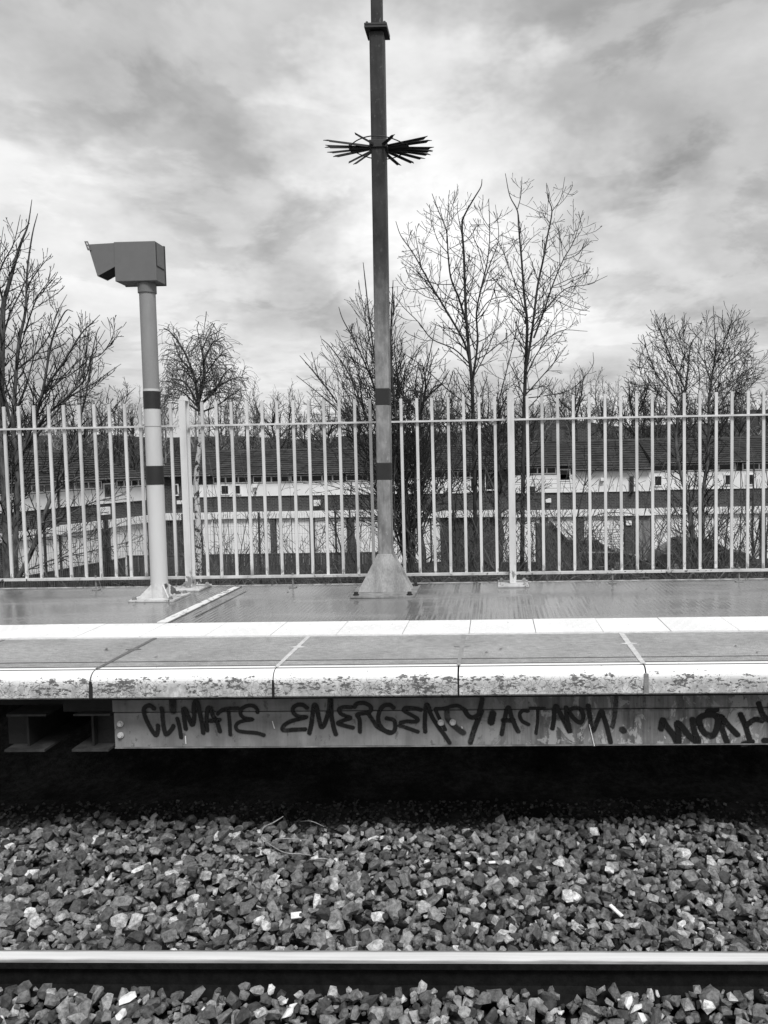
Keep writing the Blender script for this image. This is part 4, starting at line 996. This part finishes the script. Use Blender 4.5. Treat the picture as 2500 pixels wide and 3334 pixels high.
# ------------------------------------------------------------------ trees
UPV = np.array([0, 0, 1.])
def unit(v_): return v_ / (math.sqrt(v_[0] * v_[0] + v_[1] * v_[1] + v_[2] * v_[2]) + 1e-9)
def branchlets(mb, P, r0, r1, rg, lv, spec):
    """grow side shoots along the polyline P; spec = list of dicts, one per level"""
    if lv >= len(spec): return
    sp_ = spec[lv]
    P = np.array(P); S = np.linalg.norm(np.diff(P, axis=0), axis=1); cum = np.concatenate([[0], np.cumsum(S)]); L = cum[-1]
    s = L * sp_.get('start', .12) + rg.random() * sp_['gap']; az = rg.random() * 6.28
    while s < L * sp_.get('end', .985):
        k = min(np.searchsorted(cum, s) - 1, len(S) - 1); k = max(k, 0)
        t = (s - cum[k]) / (S[k] + 1e-9); p = P[k] + (P[k + 1] - P[k]) * t; T = unit(P[k + 1] - P[k])
        fr = s / L
        A = unit(cr1(T, (.2, .97, .1))); B = cr1(T, A)
        az += 2.4 + rg.gauss(0, .5)
        side = A * math.cos(az) + B * math.sin(az) * .85
        ang = sp_['ang'] + rg.gauss(0, .16)
        d = unit(T * math.cos(ang) + side * math.sin(ang))
        ln = (sp_['len'] * (1 - .9 * fr) + sp_.get('lmin', 0) * (1 - .6 * fr)) * rg.uniform(.45, 1.15)
        if lv == 0 and 'end' in sp_: ln *= min(1, .3 + L / 2.2)
        rr = min((r0 + (r1 - r0) * fr) * .55, sp_['r'])
        n = sp_.get('n', 5); pts = [p]; q = p.copy(); st = ln / n
        for i in range(n):
            d = unit(d + UPV * sp_['up'] + np.array([rg.gauss(0, 1), rg.gauss(0, 1), rg.gauss(0, 1)]) * sp_['wob'])
            q = q + d * st; pts.append(q)
        mb.tube(pts, rr, max(rr * .45, sp_.get('rmin', .003)), 4 if rr > .01 else 3)
        if sp_.get('bud') and rg.random() < .5:
            pass
        branchlets(mb, pts, rr, rr * .45, rg, lv + 1, spec)
        s += sp_['gap'] * rg.uniform(.5, 1.5)
def traced(stems, Y, rg, spread=.7, kr=1.0):
    """pixel traces -> smooth 3-D stems; every stem leans towards or away from the camera on its own"""
    out = []
    for pts, r0, r1 in stems:
        dy = rg.uniform(-spread, spread); n = len(pts)
        W = [np.array(at(a, b, Y + dy * (i / (n - 1)) ** 1.3)) for i, (a, b) in enumerate(pts)]
        out.append((catmull(W, 4), r0 * kr, r1 * .9))
    return out
def tree(name, label, cat, base, stems, spec, bark_m, twig_m, seed, group=None, ntrunk=1, extra=None):
    rg = random.Random(seed); e = empty(name, base); tag(e, label, cat, group); o = Vector(base)
    tw_ = MB()
    for i, (P, r0, r1) in enumerate(stems):
        MB().tube(P, r0, r1, 7 if r0 > .02 else 5).build('trunk' if i < ntrunk else 'branch', bark_m, e, o, smooth=True, recalc=False)
        branchlets(tw_, P, r0, r1, rg, 0, spec)
    if extra: extra(tw_, rg)
    tw_.build('crown', twig_m, e, o, recalc=False)
    return e
def c1(L): return [(597.2 + .48 * a, 331.8 + .48 * b) for a, b in L]
def c2(L): return [(.366 * a, 398.2 + .366 * b) for a, b in L]
def c3(L): return [(1194.5 + .488 * a, 597.2 + .488 * b) for a, b in L]
def c4(L): return [(1360.4 + .3137 * a, 929 + .3137 * b) for a, b in L]
def c5(L): return [(.36 * a, 398.2 + .36 * b) for a, b in L]

young = [dict(end=.85, gap=.075, ang=1.05, len=.66, lmin=.10, r=.0075, up=.10, wob=.10, n=6, start=.08, rmin=.0036), dict(gap=.06, ang=.85, len=.18, lmin=.06, r=.0046, up=.10, wob=.14, n=3, start=.15, rmin=.0032)]
rg = random.Random(3)
# T1, the taller-trunked tree right of the lamp column
S = [(c1([(895, 1900), (893, 1600), (888, 1300), (880, 1050), (872, 950), (855, 760), (848, 600), (843, 450), (835, 320), (850, 270), (890, 200), (920, 150), (925, 115)]), .040, .004),
     (c1([(874, 960), (845, 850), (760, 700), (700, 600), (650, 510), (610, 440), (560, 370), (537, 305)]), .022, .004),
     (c1([(857, 770), (820, 650), (785, 560), (772, 450), (765, 350), (730, 260), (700, 180)]), .020, .004),
     (c1([(884, 1010), (905, 850), (900, 720), (920, 610), (950, 480), (960, 350), (955, 205)]), .021, .004),
     (c1([(918, 620), (960, 500), (1000, 380), (985, 230)]), .012, .003), (c1([(872, 950), (800, 880), (700, 835), (640, 760), (570, 690), (530, 635)]), .013, .003),
     (c1([(650, 510), (635, 420), (620, 350)]), .008, .003), (c1([(720, 640), (660, 560), (600, 500), (560, 470)]), .008, .003), (c1([(700, 600), (600, 610), (545, 545)]), .007, .003),
     (c1([(888, 1150), (780, 1070), (660, 960), (560, 890)]), .012, .003), (c1([(765, 400), (770, 280), (775, 185)]), .007, .003), (c1([(840, 400), (815, 260), (818, 210)]), .007, .003),
     (c1([(772, 450), (720, 380), (695, 255)]), .008, .003), (c1([(935, 540), (905, 420), (870, 330), (940, 320)]), .007, .003), (c1([(900, 740), (960, 660), (1040, 640), (1060, 610)]), .010, .003),
     (c1([(962, 340), (930, 290), (915, 240)]), .006, .003), (c1([(890, 1000), (960, 860), (1000, 700), (970, 590)]), .010, .003)]
T = traced(S, 9.2, rg, .7, .68)
tree('bare_tree', 'bare young tree just right of the lamp column, single dark trunk forking into upright stems', 'tree', (T[0][0][0][0], 9.2, -1.2), T, young, M['bark'], M['twigs'], 21, 'bare trees behind the fence')
S = [(c1([(1105, 1900), (1108, 1600), (1112, 1300), (1118, 1050), (1124, 900), (1128, 760), (1115, 640), (1105, 500), (1092, 350), (1085, 260), (1050, 190), (1030, 90)]), .043, .004),
     (c1([(1122, 980), (1150, 800), (1175, 600), (1200, 480), (1220, 370), (1240, 260), (1222, 200), (1215, 140)]), .026, .004),
     (c1([(1158, 830), (1200, 720), (1240, 600), (1290, 480), (1340, 390), (1380, 255)]), .018, .004), (c1([(1240, 260), (1280, 200), (1298, 105)]), .008, .003), (c1([(1085, 250), (1100, 190), (1105, 105)]), .008, .003),
     (c1([(1205, 710), (1300, 610), (1400, 590), (1490, 550)]), .011, .003), (c1([(1124, 1000), (1180, 890), (1270, 800), (1400, 800)]), .013, .003), (c1([(1122, 720), (1080, 600), (1020, 440), (990, 380)]), .012, .003),
     (c1([(1185, 880), (1240, 760), (1330, 650)]), .009, .003), (c1([(1118, 1090), (1250, 940), (1310, 860)]), .012, .003), (c1([(1290, 480), (1360, 450), (1400, 380)]), .007, .003), (c1([(1275, 510), (1275, 400), (1270, 320)]), .007, .003),
     (c1([(1240, 600), (1330, 560), (1410, 530)]), .008, .003), (c1([(1225, 640), (1320, 690), (1410, 710)]), .008, .003), (c1([(1118, 700), (1060, 640), (970, 560)]), .009, .003), (c1([(1128, 1100), (1210, 1090), (1330, 1060), (1420, 960), (1425, 895)]), .010, .003),
     (c1([(1230, 310), (1185, 260)]), .006, .003), (c1([(1100, 450), (1140, 390), (1190, 350)]), .007, .003), (c1([(1330, 400), (1375, 340), (1365, 290)]), .006, .003), (c1([(985, 1175), (1040, 960), (1085, 780), (1100, 700)]), .012, .004)]
T = traced(S, 9.6, rg, .7, .68)
tree('bare_tree', 'bare young tree beside the right fence post, tall forked trunk with upswept branches', 'tree', (T[0][0][0][0], 9.6, -1.2), T, young, M['bark'], M['twigs'], 22, 'bare trees behind the fence')
# multi-stemmed shrub behind the lamp column
fine = [dict(end=.85, gap=.075, ang=.7, len=.80, lmin=.16, r=.0072, up=.08, wob=.09, n=5, start=.08, rmin=.0036), dict(gap=.062, ang=.75, len=.28, lmin=.06, r=.0048, up=.06, wob=.14, n=3, start=.12, rmin=.0032)]
S = [(c1([(610, 1880), (575, 1500), (545, 1250), (520, 1000), (515, 800), (522, 640), (525, 570)]), .030, .004), (c1([(600, 1880), (540, 1450), (470, 1100), (425, 800), (400, 580), (390, 490)]), .024, .004),
     (c1([(590, 1880), (500, 1480), (400, 1180), (330, 1000), (250, 880), (205, 835)]), .022, .004), (c1([(585, 1860), (450, 1450), (290, 1150), (190, 1010), (140, 950), (105, 910)]), .020, .004),
     (c1([(600, 1800), (520, 1300), (440, 1050), (360, 860), (300, 750), (280, 690)]), .020, .004), (c1([(580, 1780), (440, 1330), (300, 1180), (190, 1080), (90, 1000)]), .018, .004),
     (c1([(620, 1880), (625, 1400), (650, 1100), (680, 950), (720, 760)]), .022, .004), (c1([(600, 1700), (570, 1250), (545, 1000), (530, 870), (540, 780)]), .016, .004), (c1([(560, 1500), (480, 1200), (420, 980), (385, 880), (360, 740)]), .014, .004),
     (c1([(570, 1600), (420, 1420), (230, 1330), (100, 1290)]), .012, .003), (c1([(590, 1750), (430, 1560), (260, 1500), (120, 1470)]), .011, .003), (c1([(600, 1800), (480, 1700), (330, 1640), (150, 1660)]), .011, .003),
     (c1([(560, 1450), (470, 1180), (430, 900), (380, 640), (370, 570)]), .012, .003), (c1([(480, 1250), (380, 1020), (330, 900), (265, 810)]), .010, .003), (c1([(620, 1700), (690, 1350), (740, 1150), (790, 1000)]), .016, .004),
     (c1([(630, 1800), (720, 1500), (830, 1300), (900, 1180)]), .014, .004), (c1([(450, 1300), (340, 1130), (260, 930), (235, 870)]), .009, .003), (c1([(520, 1300), (560, 1050), (620, 900), (700, 830)]), .010, .003), (c1([(540, 1200), (500, 900), (530, 700), (520, 600)]), .009, .003)]
T = traced(S, 8.9, rg, .6, .72)
def ivy(mb, rg_): pass
e = tree('bare_shrub', 'wide fan of bare thin stems spreading behind the lamp column', 'shrub', (T[0][0][0][0], 8.9, -.8), T, fine, M['bark_mid'], M['twigs'], 23, None, 3)
iv = MB()
for k in range(420):
    t_ = rg.random(); P = T[rg.choice((0, 6, 0))][0]; i = int(t_ ** 1.2 * (len(P) * .45)); p = P[i] + np.array([rg.gauss(0, .045), rg.gauss(0, .045), rg.gauss(0, .03)])
    s = rg.uniform(.012, .028); a = unit(np.array([rg.gauss(0, 1), rg.gauss(0, 1), rg.gauss(0, .6)])); b = unit(np.cross(a, np.array([rg.gauss(0, 1), rg.gauss(0, 1), rg.gauss(0, 1)])))
    iv.add([p + a * s, p + b * s * .7, p - a * s, p - b * s * .7], [(0, 1, 2, 3)])
iv.build('ivy', M['ivy'], e, (T[0][0][0][0], 8.9, -.8), recalc=False)['kind'] = 'stuff'
# left tree
old = [dict(end=.85, gap=.075, ang=.72, len=.62, lmin=.08, r=.009, up=.12, wob=.10, n=5, start=.08, rmin=.0042), dict(gap=.052, ang=.85, len=.16, lmin=.05, r=.0055, up=.12, wob=.16, n=3, start=.12, rmin=.0038)]
S = [(c2([(45, 2340), (35, 1900), (15, 1500), (8, 1250), (14, 900), (20, 720), (50, 600), (100, 420), (130, 330), (165, 240), (188, 90)]), .062, .004),
     (c2([(80, 2340), (95, 2000), (105, 1700), (80, 1450), (85, 1270), (110, 950), (150, 750), (160, 520), (190, 300), (222, 172)]), .046, .004),
     (c2([(100, 2340), (190, 2160), (245, 2000), (305, 1840), (380, 1680), (450, 1510), (480, 1350), (510, 1230), (545, 1000), (570, 880), (590, 840)]), .036, .004),
     (c2([(20, 700), (-10, 560), (20, 460), (80, 350), (120, 180)]), .016, .003), (c2([(105, 1090), (210, 1000), (290, 890), (330, 770), (395, 650)]), .016, .003),
     (c2([(90, 1700), (180, 1440), (250, 1230), (290, 1000), (320, 880), (385, 750), (430, 750)]), .026, .004), (c2([(200, 1450), (250, 1240), (380, 1040), (480, 880), (540, 820), (590, 770)]), .022, .003),
     (c2([(130, 1600), (240, 1400), (390, 1260), (500, 1150), (540, 1010), (620, 860)]), .020, .003), (c2([(530, 1030), (600, 1000), (660, 910), (680, 820)]), .009, .003),
     (c2([(160, 1560), (300, 1380), (420, 1250), (560, 1170), (640, 1110), (715, 1060)]), .017, .003), (c2([(140, 890), (190, 740), (230, 650), (330, 520)]), .013, .003), (c2([(160, 600), (230, 500), (305, 410)]), .010, .003),
     (c2([(18, 900), (60, 760), (120, 640), (180, 500), (205, 440)]), .014, .003), (c2([(190, 700), (270, 610), (300, 720), (320, 650)]), .008, .003), (c2([(60, 1400), (-40, 1000), (-120, 700), (-160, 400)]), .024, .004),
     (c2([(15, 1300), (-60, 900), (-30, 600), (20, 250)]), .020, .003), (c2([(300, 1840), (420, 1750), (560, 1690), (680, 1600), (760, 1480)]), .016, .003), (c2([(240, 2000), (380, 1960), (540, 1880), (700, 1840), (830, 1760)]), .015, .003),
     (c2([(110, 2300), (300, 2220), (520, 2170), (760, 2110), (860, 2060)]), .014, .003), (c2([(90, 2100), (260, 2060), (420, 2080), (600, 2050), (800, 1960)]), .012, .003), (c2([(0, 1880), (120, 1760), (260, 1680), (420, 1620), (560, 1540)]), .018, .003),
     (c2([(420, 1590), (560, 1450), (700, 1290), (800, 1200)]), .010, .003), (c2([(480, 1350), (470, 1100), (480, 740)]), .010, .003), (c2([(380, 1290), (440, 1200), (500, 1080), (520, 900), (530, 760)]), .010, .003)]
S += [(c2([(60, 2050), (30, 1750), (50, 1450), (150, 1200), (190, 1050), (230, 880), (260, 800)]), .022, .003), (c2([(250, 1230), (330, 1180), (420, 1080), (500, 1010)]), .010, .003)]
T = traced(S, 9.0, rg, .8, .8)
tree('bare_tree', 'large bare tree at left edge with several thick grey stems behind the fence', 'tree', (T[0][0][0][0], 9.0, -1.0), T, old, M['bark_grey'], M['twigs'], 24, 'bare trees behind the fence', 3)
# right tree with twin trunks
tw2 = [dict(end=.85, gap=.085, ang=.72, len=.95, lmin=.14, r=.0115, up=.07, wob=.16, n=6, start=.08, rmin=.0055), dict(gap=.062, ang=.8, len=.38, lmin=.08, r=.0070, up=.08, wob=.2, n=4, start=.10, rmin=.005)]
S = [(c4([(470, 1300), (455, 960), (430, 700), (400, 480), (375, 380), (330, 200), (320, 0)]) + c3([(575, 560), (590, 480), (600, 400), (612, 300), (665, 230)]), .075, .006),
     (c4([(505, 1300), (505, 960), (500, 700), (510, 400), (540, 200), (545, 0)]) + c3([(690, 560), (700, 480), (720, 330), (715, 220), (710, 130)]), .060, .006),
     (c3([(700, 500), (760, 400), (830, 330), (870, 255)]), .020, .005), (c3([(692, 560), (780, 480), (860, 420), (915, 365)]), .020, .005), (c3([(585, 500), (520, 350), (480, 250), (450, 200)]), .022, .005),
     (c3([(570, 570), (470, 450), (420, 340), (400, 260)]), .020, .005), (c3([(602, 400), (560, 300), (515, 190)]), .016, .005), (c3([(715, 400), (770, 270), (800, 155)]), .016, .005), (c3([(560, 600), (450, 500), (390, 440), (385, 330)]), .016, .005),
     (c3([(690, 600), (800, 560), (880, 480), (920, 440)]), .016, .005), (c3([(615, 320), (560, 260), (590, 210), (612, 210)]), .012, .004), (c3([(640, 560), (650, 450), (640, 360), (660, 280)]), .014, .004), (c3([(700, 470), (670, 350), (680, 200), (665, 180)]), .013, .004),
     (c3([(720, 330), (770, 330), (830, 240)]), .012, .004), (c3([(640, 640), (560, 560), (500, 400), (455, 300)]), .012, .004), (c3([(690, 640), (760, 540), (820, 450), (880, 400)]), .012, .004)]
T = traced(S, 14.0, rg, 1.3, .75)
tree('bare_tree', 'bushy bare tree at right with two leaning grey trunks behind the fence', 'tree', (T[0][0][0][0], 14.0, -2.2), T, tw2, M['bark_grey'], M['twigs'], 25, 'bare trees behind the fence', 2)
# slim saplings at the right
SAP = [([(c4([(850, 1250), (850, 960), (845, 600), (855, 300), (850, 150)]), .028, .004), (c4([(845, 900), (900, 600), (930, 300), (915, 220)]), .014, .003), (c4([(850, 800), (800, 560), (770, 300)]), .011, .003)], 11.5, 'slim bare sapling near the right edge behind the fence'),
       ([(c4([(640, 1200), (660, 800), (680, 500), (640, 300)]), .016, .003), (c4([(660, 900), (740, 700), (830, 560), (900, 450)]), .010, .003), (c4([(650, 1000), (590, 800), (560, 600)]), .009, .003), (c4([(390, 960), (560, 740), (690, 600), (820, 490)]), .017, .004)], 10.0, 'slanting bare sapling crossing the white wall at right'),
       ([([(1145 + 87, 1262), (1238, 1200), (1247, 1120), (1262, 1050), (1272, 990)], .017, .004), ([(1250, 1130), (1300, 1110), (1350, 1108), (1382, 1115)], .007, .003), ([(1238, 1190), (1290, 1140), (1330, 1090)], .009, .003), ([(1262, 1050), (1290, 1010), (1345, 975), (1400, 945)], .008, .003)], 9.5, 'dark crooked sapling a little right of the right fence post'),
       ([(c4([(960, 1200), (940, 850), (960, 500), (930, 200)]), .018, .004), (c4([(945, 900), (870, 700), (840, 480)]), .009, .003), (c4([(700, 1100), (760, 800), (860, 640), (960, 560)]), .010, .003)], 10.6, 'bare sapling at the very right end of the fence'),
       ([([(990, 1250), (985, 1150), (975, 1060), (985, 980), (1000, 900)], .016, .004), ([(980, 1120), (940, 1060), (900, 1000)], .009, .003), ([(978, 1080), (1010, 1020), (1050, 960)], .009, .003), ([(1040, 1255), (1000, 1180), (940, 1120), (890, 1090)], .016, .004)], 8.6, 'thin dark sapling between the lamp column and the right fence post'),
       ([([(770, 1250), (768, 1180), (755, 1110), (760, 1040)], .020, .005), ([(765, 1150), (735, 1120), (715, 1090)], .010, .003), ([(745, 1240), (735, 1180), (718, 1130), (690, 1090)], .012, .003)], 8.3, 'short dark stump-like sapling left of the lamp column')]
for k, (S, Yd, lab) in enumerate(SAP):
    T = traced(S, Yd, rg, .3)
    tree('sapling', lab, 'sapling', (T[0][0][0][0], Yd, gprof(Yd)), T, [dict(gap=.13, ang=.8, len=.5, lmin=.12, r=.006, up=.06, wob=.12, n=5, start=.1), dict(gap=.12, ang=.8, len=.16, lmin=.05, r=.0038, up=.05, wob=.15, n=3, rmin=.0024)], M['bark_mid'], M['twigs'], 40 + k, 'saplings behind the fence')
# birch
S = [([(428, 1262), (428, 1179), (427, 1109), (423.6, 1049), (427, 999), (433, 940), (431, 890)], .095, .045), (c5([(1197, 1365), (1190, 1310), (1172, 1190), (1130, 1060), (1080, 960), (1020, 885), (980, 862)]), .045, .010),
     (c5([(1190, 1310), (1225, 1150), (1215, 1020), (1190, 920)]), .05, .010), (c5([(1195, 1330), (1290, 1235), (1345, 1140), (1390, 1100)]), .04, .010), (c5([(1150, 1120), (1080, 1040), (1040, 930)]), .03, .010),
     (c5([(1215, 1080), (1270, 960), (1300, 940)]), .03, .010), (c5([(1195, 1340), (1120, 1200), (1050, 1170), (1010, 1170)]), .03, .010), (c5([(1230, 1270), (1330, 1200), (1420, 1160), (1470, 1165)]), .03, .010), (c5([(1190, 1360), (1080, 1290), (960, 1260)]), .028, .010), (c5([(1210, 1000), (1240, 930), (1250, 905)]), .02, .008), (c5([(1190, 1340), (1100, 1250), (1030, 1230), (1000, 1250)]), .022, .008), (c5([(1172, 1190), (1110, 1120), (1060, 1110)]), .02, .008), (c5([(1225, 1150), (1290, 1060), (1330, 1020)]), .02, .008), (c5([(1200, 1370), (1300, 1330), (1400, 1260), (1440, 1270)]), .024, .008), (c5([(1195, 1240), (1240, 1180), (1280, 1120)]), .018, .008)]
T = traced(S, 20.0, rg, 1.6)
droop = [dict(gap=.065, ang=.9, len=.80, lmin=.22, r=.020, up=.03, wob=.22, n=6, start=.15, rmin=.011), dict(gap=.085, ang=.7, len=.62, lmin=.24, r=.0085, up=-.33, wob=.14, n=5, start=.1, rmin=.0055)]
e = empty('birch_tree', (T[0][0][0][0], 20.0, -3.9)); tag(e, 'birch with white peeling trunk and drooping twigs left of centre', 'tree'); o = Vector(e.location)
tw_ = MB(); rgb = random.Random(31)
for i, (P, r0, r1) in enumerate(T):
    MB().tube(P, r0, r1, 8).build('trunk' if i == 0 else 'branch', M['birch'] if i == 0 else M['bark'], e, o, smooth=True, recalc=False)
    if i == 0: continue
    branchlets(tw_, P, r0 * .6, r1, rgb, 0, droop)
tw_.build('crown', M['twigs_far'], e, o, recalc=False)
# farther trees standing above the roofs
def rtree(name, label, px, ptop, Y, width, seed, mt, group, lean=0, pollard=False, upness=.10):
    rg_ = random.Random(seed); top = at(px, ptop, Y); zb = gprof(Y) if Y < 56 else gprof(Y); Hh = top.z - zb
    base = np.array([top.x - lean, Y, zb]); stems = []
    k = max(Hh / 9, .6)
    n = 9; P = [base + np.array([lean * (i / n) + rg_.gauss(0, .05 * k), rg_.gauss(0, .05 * k), Hh * .9 * i / n]) for i in range(n + 1)]
    stems.append((catmull(P, 2), .015 * Hh, .012))
    for q in range(13):
        f = .38 + .55 * q / 13; p = P[int(f * n)]; a = q * 2.4; ln = width * (1.05 - .75 * abs(f - .45)) * rg_.uniform(.75, 1.1)
        d = unit(np.array([math.cos(a), math.sin(a) * .8, rg_.uniform(.5, 1.0) + upness])); pts = [p]; x = p
        for i in range(5): d = unit(d + UPV * upness + np.array([rg_.gauss(0, .15), rg_.gauss(0, .15), rg_.gauss(0, .1)])); x = x + d * ln / 5; pts.append(x)
        stems.append((catmull(pts, 2), .0065 * Hh, .012))
    sp_ = [dict(gap=.19 * k, ang=.75, len=width * .6, lmin=.2 * k, r=.024, up=.05 + upness * .3, wob=.18, n=5, start=.12, rmin=.012), dict(gap=.15 * k, ang=.8, len=width * .28, lmin=.12 * k, r=.014, up=.06, wob=.2, n=3, start=.1, rmin=.010)]
    tree(name, label, 'tree', tuple(base), stems, sp_, M['bark_mid'], mt, seed, group)
FG = 'bare trees beyond the houses'
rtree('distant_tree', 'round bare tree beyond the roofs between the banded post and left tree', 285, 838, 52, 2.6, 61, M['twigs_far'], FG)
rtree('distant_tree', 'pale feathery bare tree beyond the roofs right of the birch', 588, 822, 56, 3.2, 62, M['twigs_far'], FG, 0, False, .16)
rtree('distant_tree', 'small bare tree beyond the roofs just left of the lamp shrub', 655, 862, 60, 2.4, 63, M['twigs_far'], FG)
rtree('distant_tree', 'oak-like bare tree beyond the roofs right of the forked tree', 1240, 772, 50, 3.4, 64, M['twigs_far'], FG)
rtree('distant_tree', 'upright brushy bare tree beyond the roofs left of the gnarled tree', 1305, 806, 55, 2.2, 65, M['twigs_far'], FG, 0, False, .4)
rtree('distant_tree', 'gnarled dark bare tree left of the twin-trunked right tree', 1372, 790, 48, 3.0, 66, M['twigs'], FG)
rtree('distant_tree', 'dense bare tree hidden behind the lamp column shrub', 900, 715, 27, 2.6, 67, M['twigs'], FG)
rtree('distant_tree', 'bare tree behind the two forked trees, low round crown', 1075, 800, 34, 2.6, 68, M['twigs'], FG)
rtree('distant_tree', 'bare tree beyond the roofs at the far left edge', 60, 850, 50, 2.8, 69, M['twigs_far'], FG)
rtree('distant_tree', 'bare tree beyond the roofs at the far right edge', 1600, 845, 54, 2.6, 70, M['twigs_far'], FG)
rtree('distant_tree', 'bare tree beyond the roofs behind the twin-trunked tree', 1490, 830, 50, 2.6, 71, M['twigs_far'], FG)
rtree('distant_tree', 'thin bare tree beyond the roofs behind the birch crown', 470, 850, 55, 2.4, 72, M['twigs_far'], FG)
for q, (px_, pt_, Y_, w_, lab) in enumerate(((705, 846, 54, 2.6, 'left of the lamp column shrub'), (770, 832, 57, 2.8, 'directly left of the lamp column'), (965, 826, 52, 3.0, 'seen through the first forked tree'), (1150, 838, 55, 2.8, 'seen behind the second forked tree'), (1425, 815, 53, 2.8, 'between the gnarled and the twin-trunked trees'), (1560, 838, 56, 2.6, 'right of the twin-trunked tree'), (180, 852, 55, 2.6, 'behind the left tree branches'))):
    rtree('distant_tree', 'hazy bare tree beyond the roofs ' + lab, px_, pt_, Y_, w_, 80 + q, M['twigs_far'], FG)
# far wood on the slope, one mass
rg = random.Random(91); WOOD = [MB(), MB()]
for k in range(400):
    wd = WOOD[k % 2]
    Y = rg.uniform(60, 96); X = rg.uniform(-46, 32) * Y / 60; zb = gprof(Y) - .3; Hh = rg.uniform(3.0, 6.0) + (1.6 * rg.random() if Y > 78 else 0)
    p0 = np.array([X, Y, zb]); P = [p0 + np.array([rg.gauss(0, .12) * i, rg.gauss(0, .05), Hh * i / 4]) for i in range(5)]
    wd.tube(P, .09, .02, 3)
    branchlets(wd, P, .06, .02, rg, 0, [dict(gap=.27, ang=.8, len=1.9, lmin=.4, r=.028, up=.12, wob=.2, n=3, start=.1, rmin=.017), dict(gap=.27, ang=.7, len=.7, lmin=.2, r=.017, up=.1, wob=.2, n=2, rmin=.014)])
o = WOOD[0].build('far_wood', M['wood_dark'], recalc=False); tag(o, 'dark bare wood covering the slope beyond the roofs', 'wood', kind='stuff')
o = WOOD[1].build('far_wood', M['wood_pale'], recalc=False); tag(o, 'pale grey bare trees mixed into the dark wood beyond the roofs', 'wood', kind='stuff')
# far buildings poking over the skyline at the right
o = MB().box(at(1618, 900, 88).x, at(1760, 900, 88).x, 88, 94, 3, at(1640, 885, 88).z).build('distant_building', M['rooftarget']); tag(o, 'dark flat-roofed building on the skyline at the right edge', 'building')
# brambles along the foot of the fence
bb_ = MB(); rg = random.Random(77)
def arch(x, y, z, ln, dirx, diry, h):
    n = 7; return [np.array([x + dirx * ln * i / n + rg.gauss(0, .012), y + diry * ln * i / n + rg.gauss(0, .012), z + h * math.sin(math.pi * (.08 + .84 * i / n)) + rg.gauss(0, .012)]) for i in range(n + 1)]
for k in range(620):
    X = rg.choice([rg.uniform(-.2, 3.0), rg.uniform(-2.2, 3.0), rg.uniform(-4.6, 3.4)]); Y = rg.uniform(7.0, 9.2); z = gprof(Y) + rg.uniform(-.05, .12); a = rg.uniform(0, 6.28); ln = rg.uniform(.25, .9)
    P = arch(X, Y, z, ln, math.cos(a), math.sin(a) * .6, rg.uniform(.06, .42)); r = rg.uniform(.0028, .006)
    bb_.tube(P, r, r * .6, 3)
    if rg.random() < .6: branchlets(bb_, P, r, r * .6, rg, 0, [dict(gap=.12, ang=.8, len=.16, lmin=.04, r=.0035, up=.05, wob=.2, n=2, rmin=.0022)])
o = bb_.build('brambles', M['bramble'], recalc=False); tag(o, 'tangle of bare bramble stems along the foot of the fence', 'brambles', kind='stuff')
sh = MB()
for k in range(640):
    X = rg.choice([rg.uniform(-.6, 3.4), rg.uniform(.6, 3.4), rg.uniform(-3.4, .5), rg.uniform(-5.4, 1)]); Y = rg.uniform(8.0, 10.5); z = gprof(Y); ln = rg.uniform(.5, 2.1)
    d = unit(np.array([rg.gauss(0, .7), rg.gauss(0, .2), 1.])); P = [np.array([X, Y, z])]
    for i in range(6): d = unit(d + np.array([rg.gauss(0, .1), rg.gauss(0, .1), .02])); P.append(P[-1] + d * ln / 6)
    r = rg.uniform(.003, .0075); sh.tube(P, r, .0025, 4)
    branchlets(sh, P, r, .003, rg, 0, [dict(gap=.14, ang=.75, len=.34, lmin=.08, r=.0042, up=.05, wob=.14, n=3, rmin=.0024)])
o = sh.build('thicket', M['bark_grey'], recalc=False); tag(o, 'thicket of thin upright stems on the bank behind the fence', 'thicket', kind='stuff')
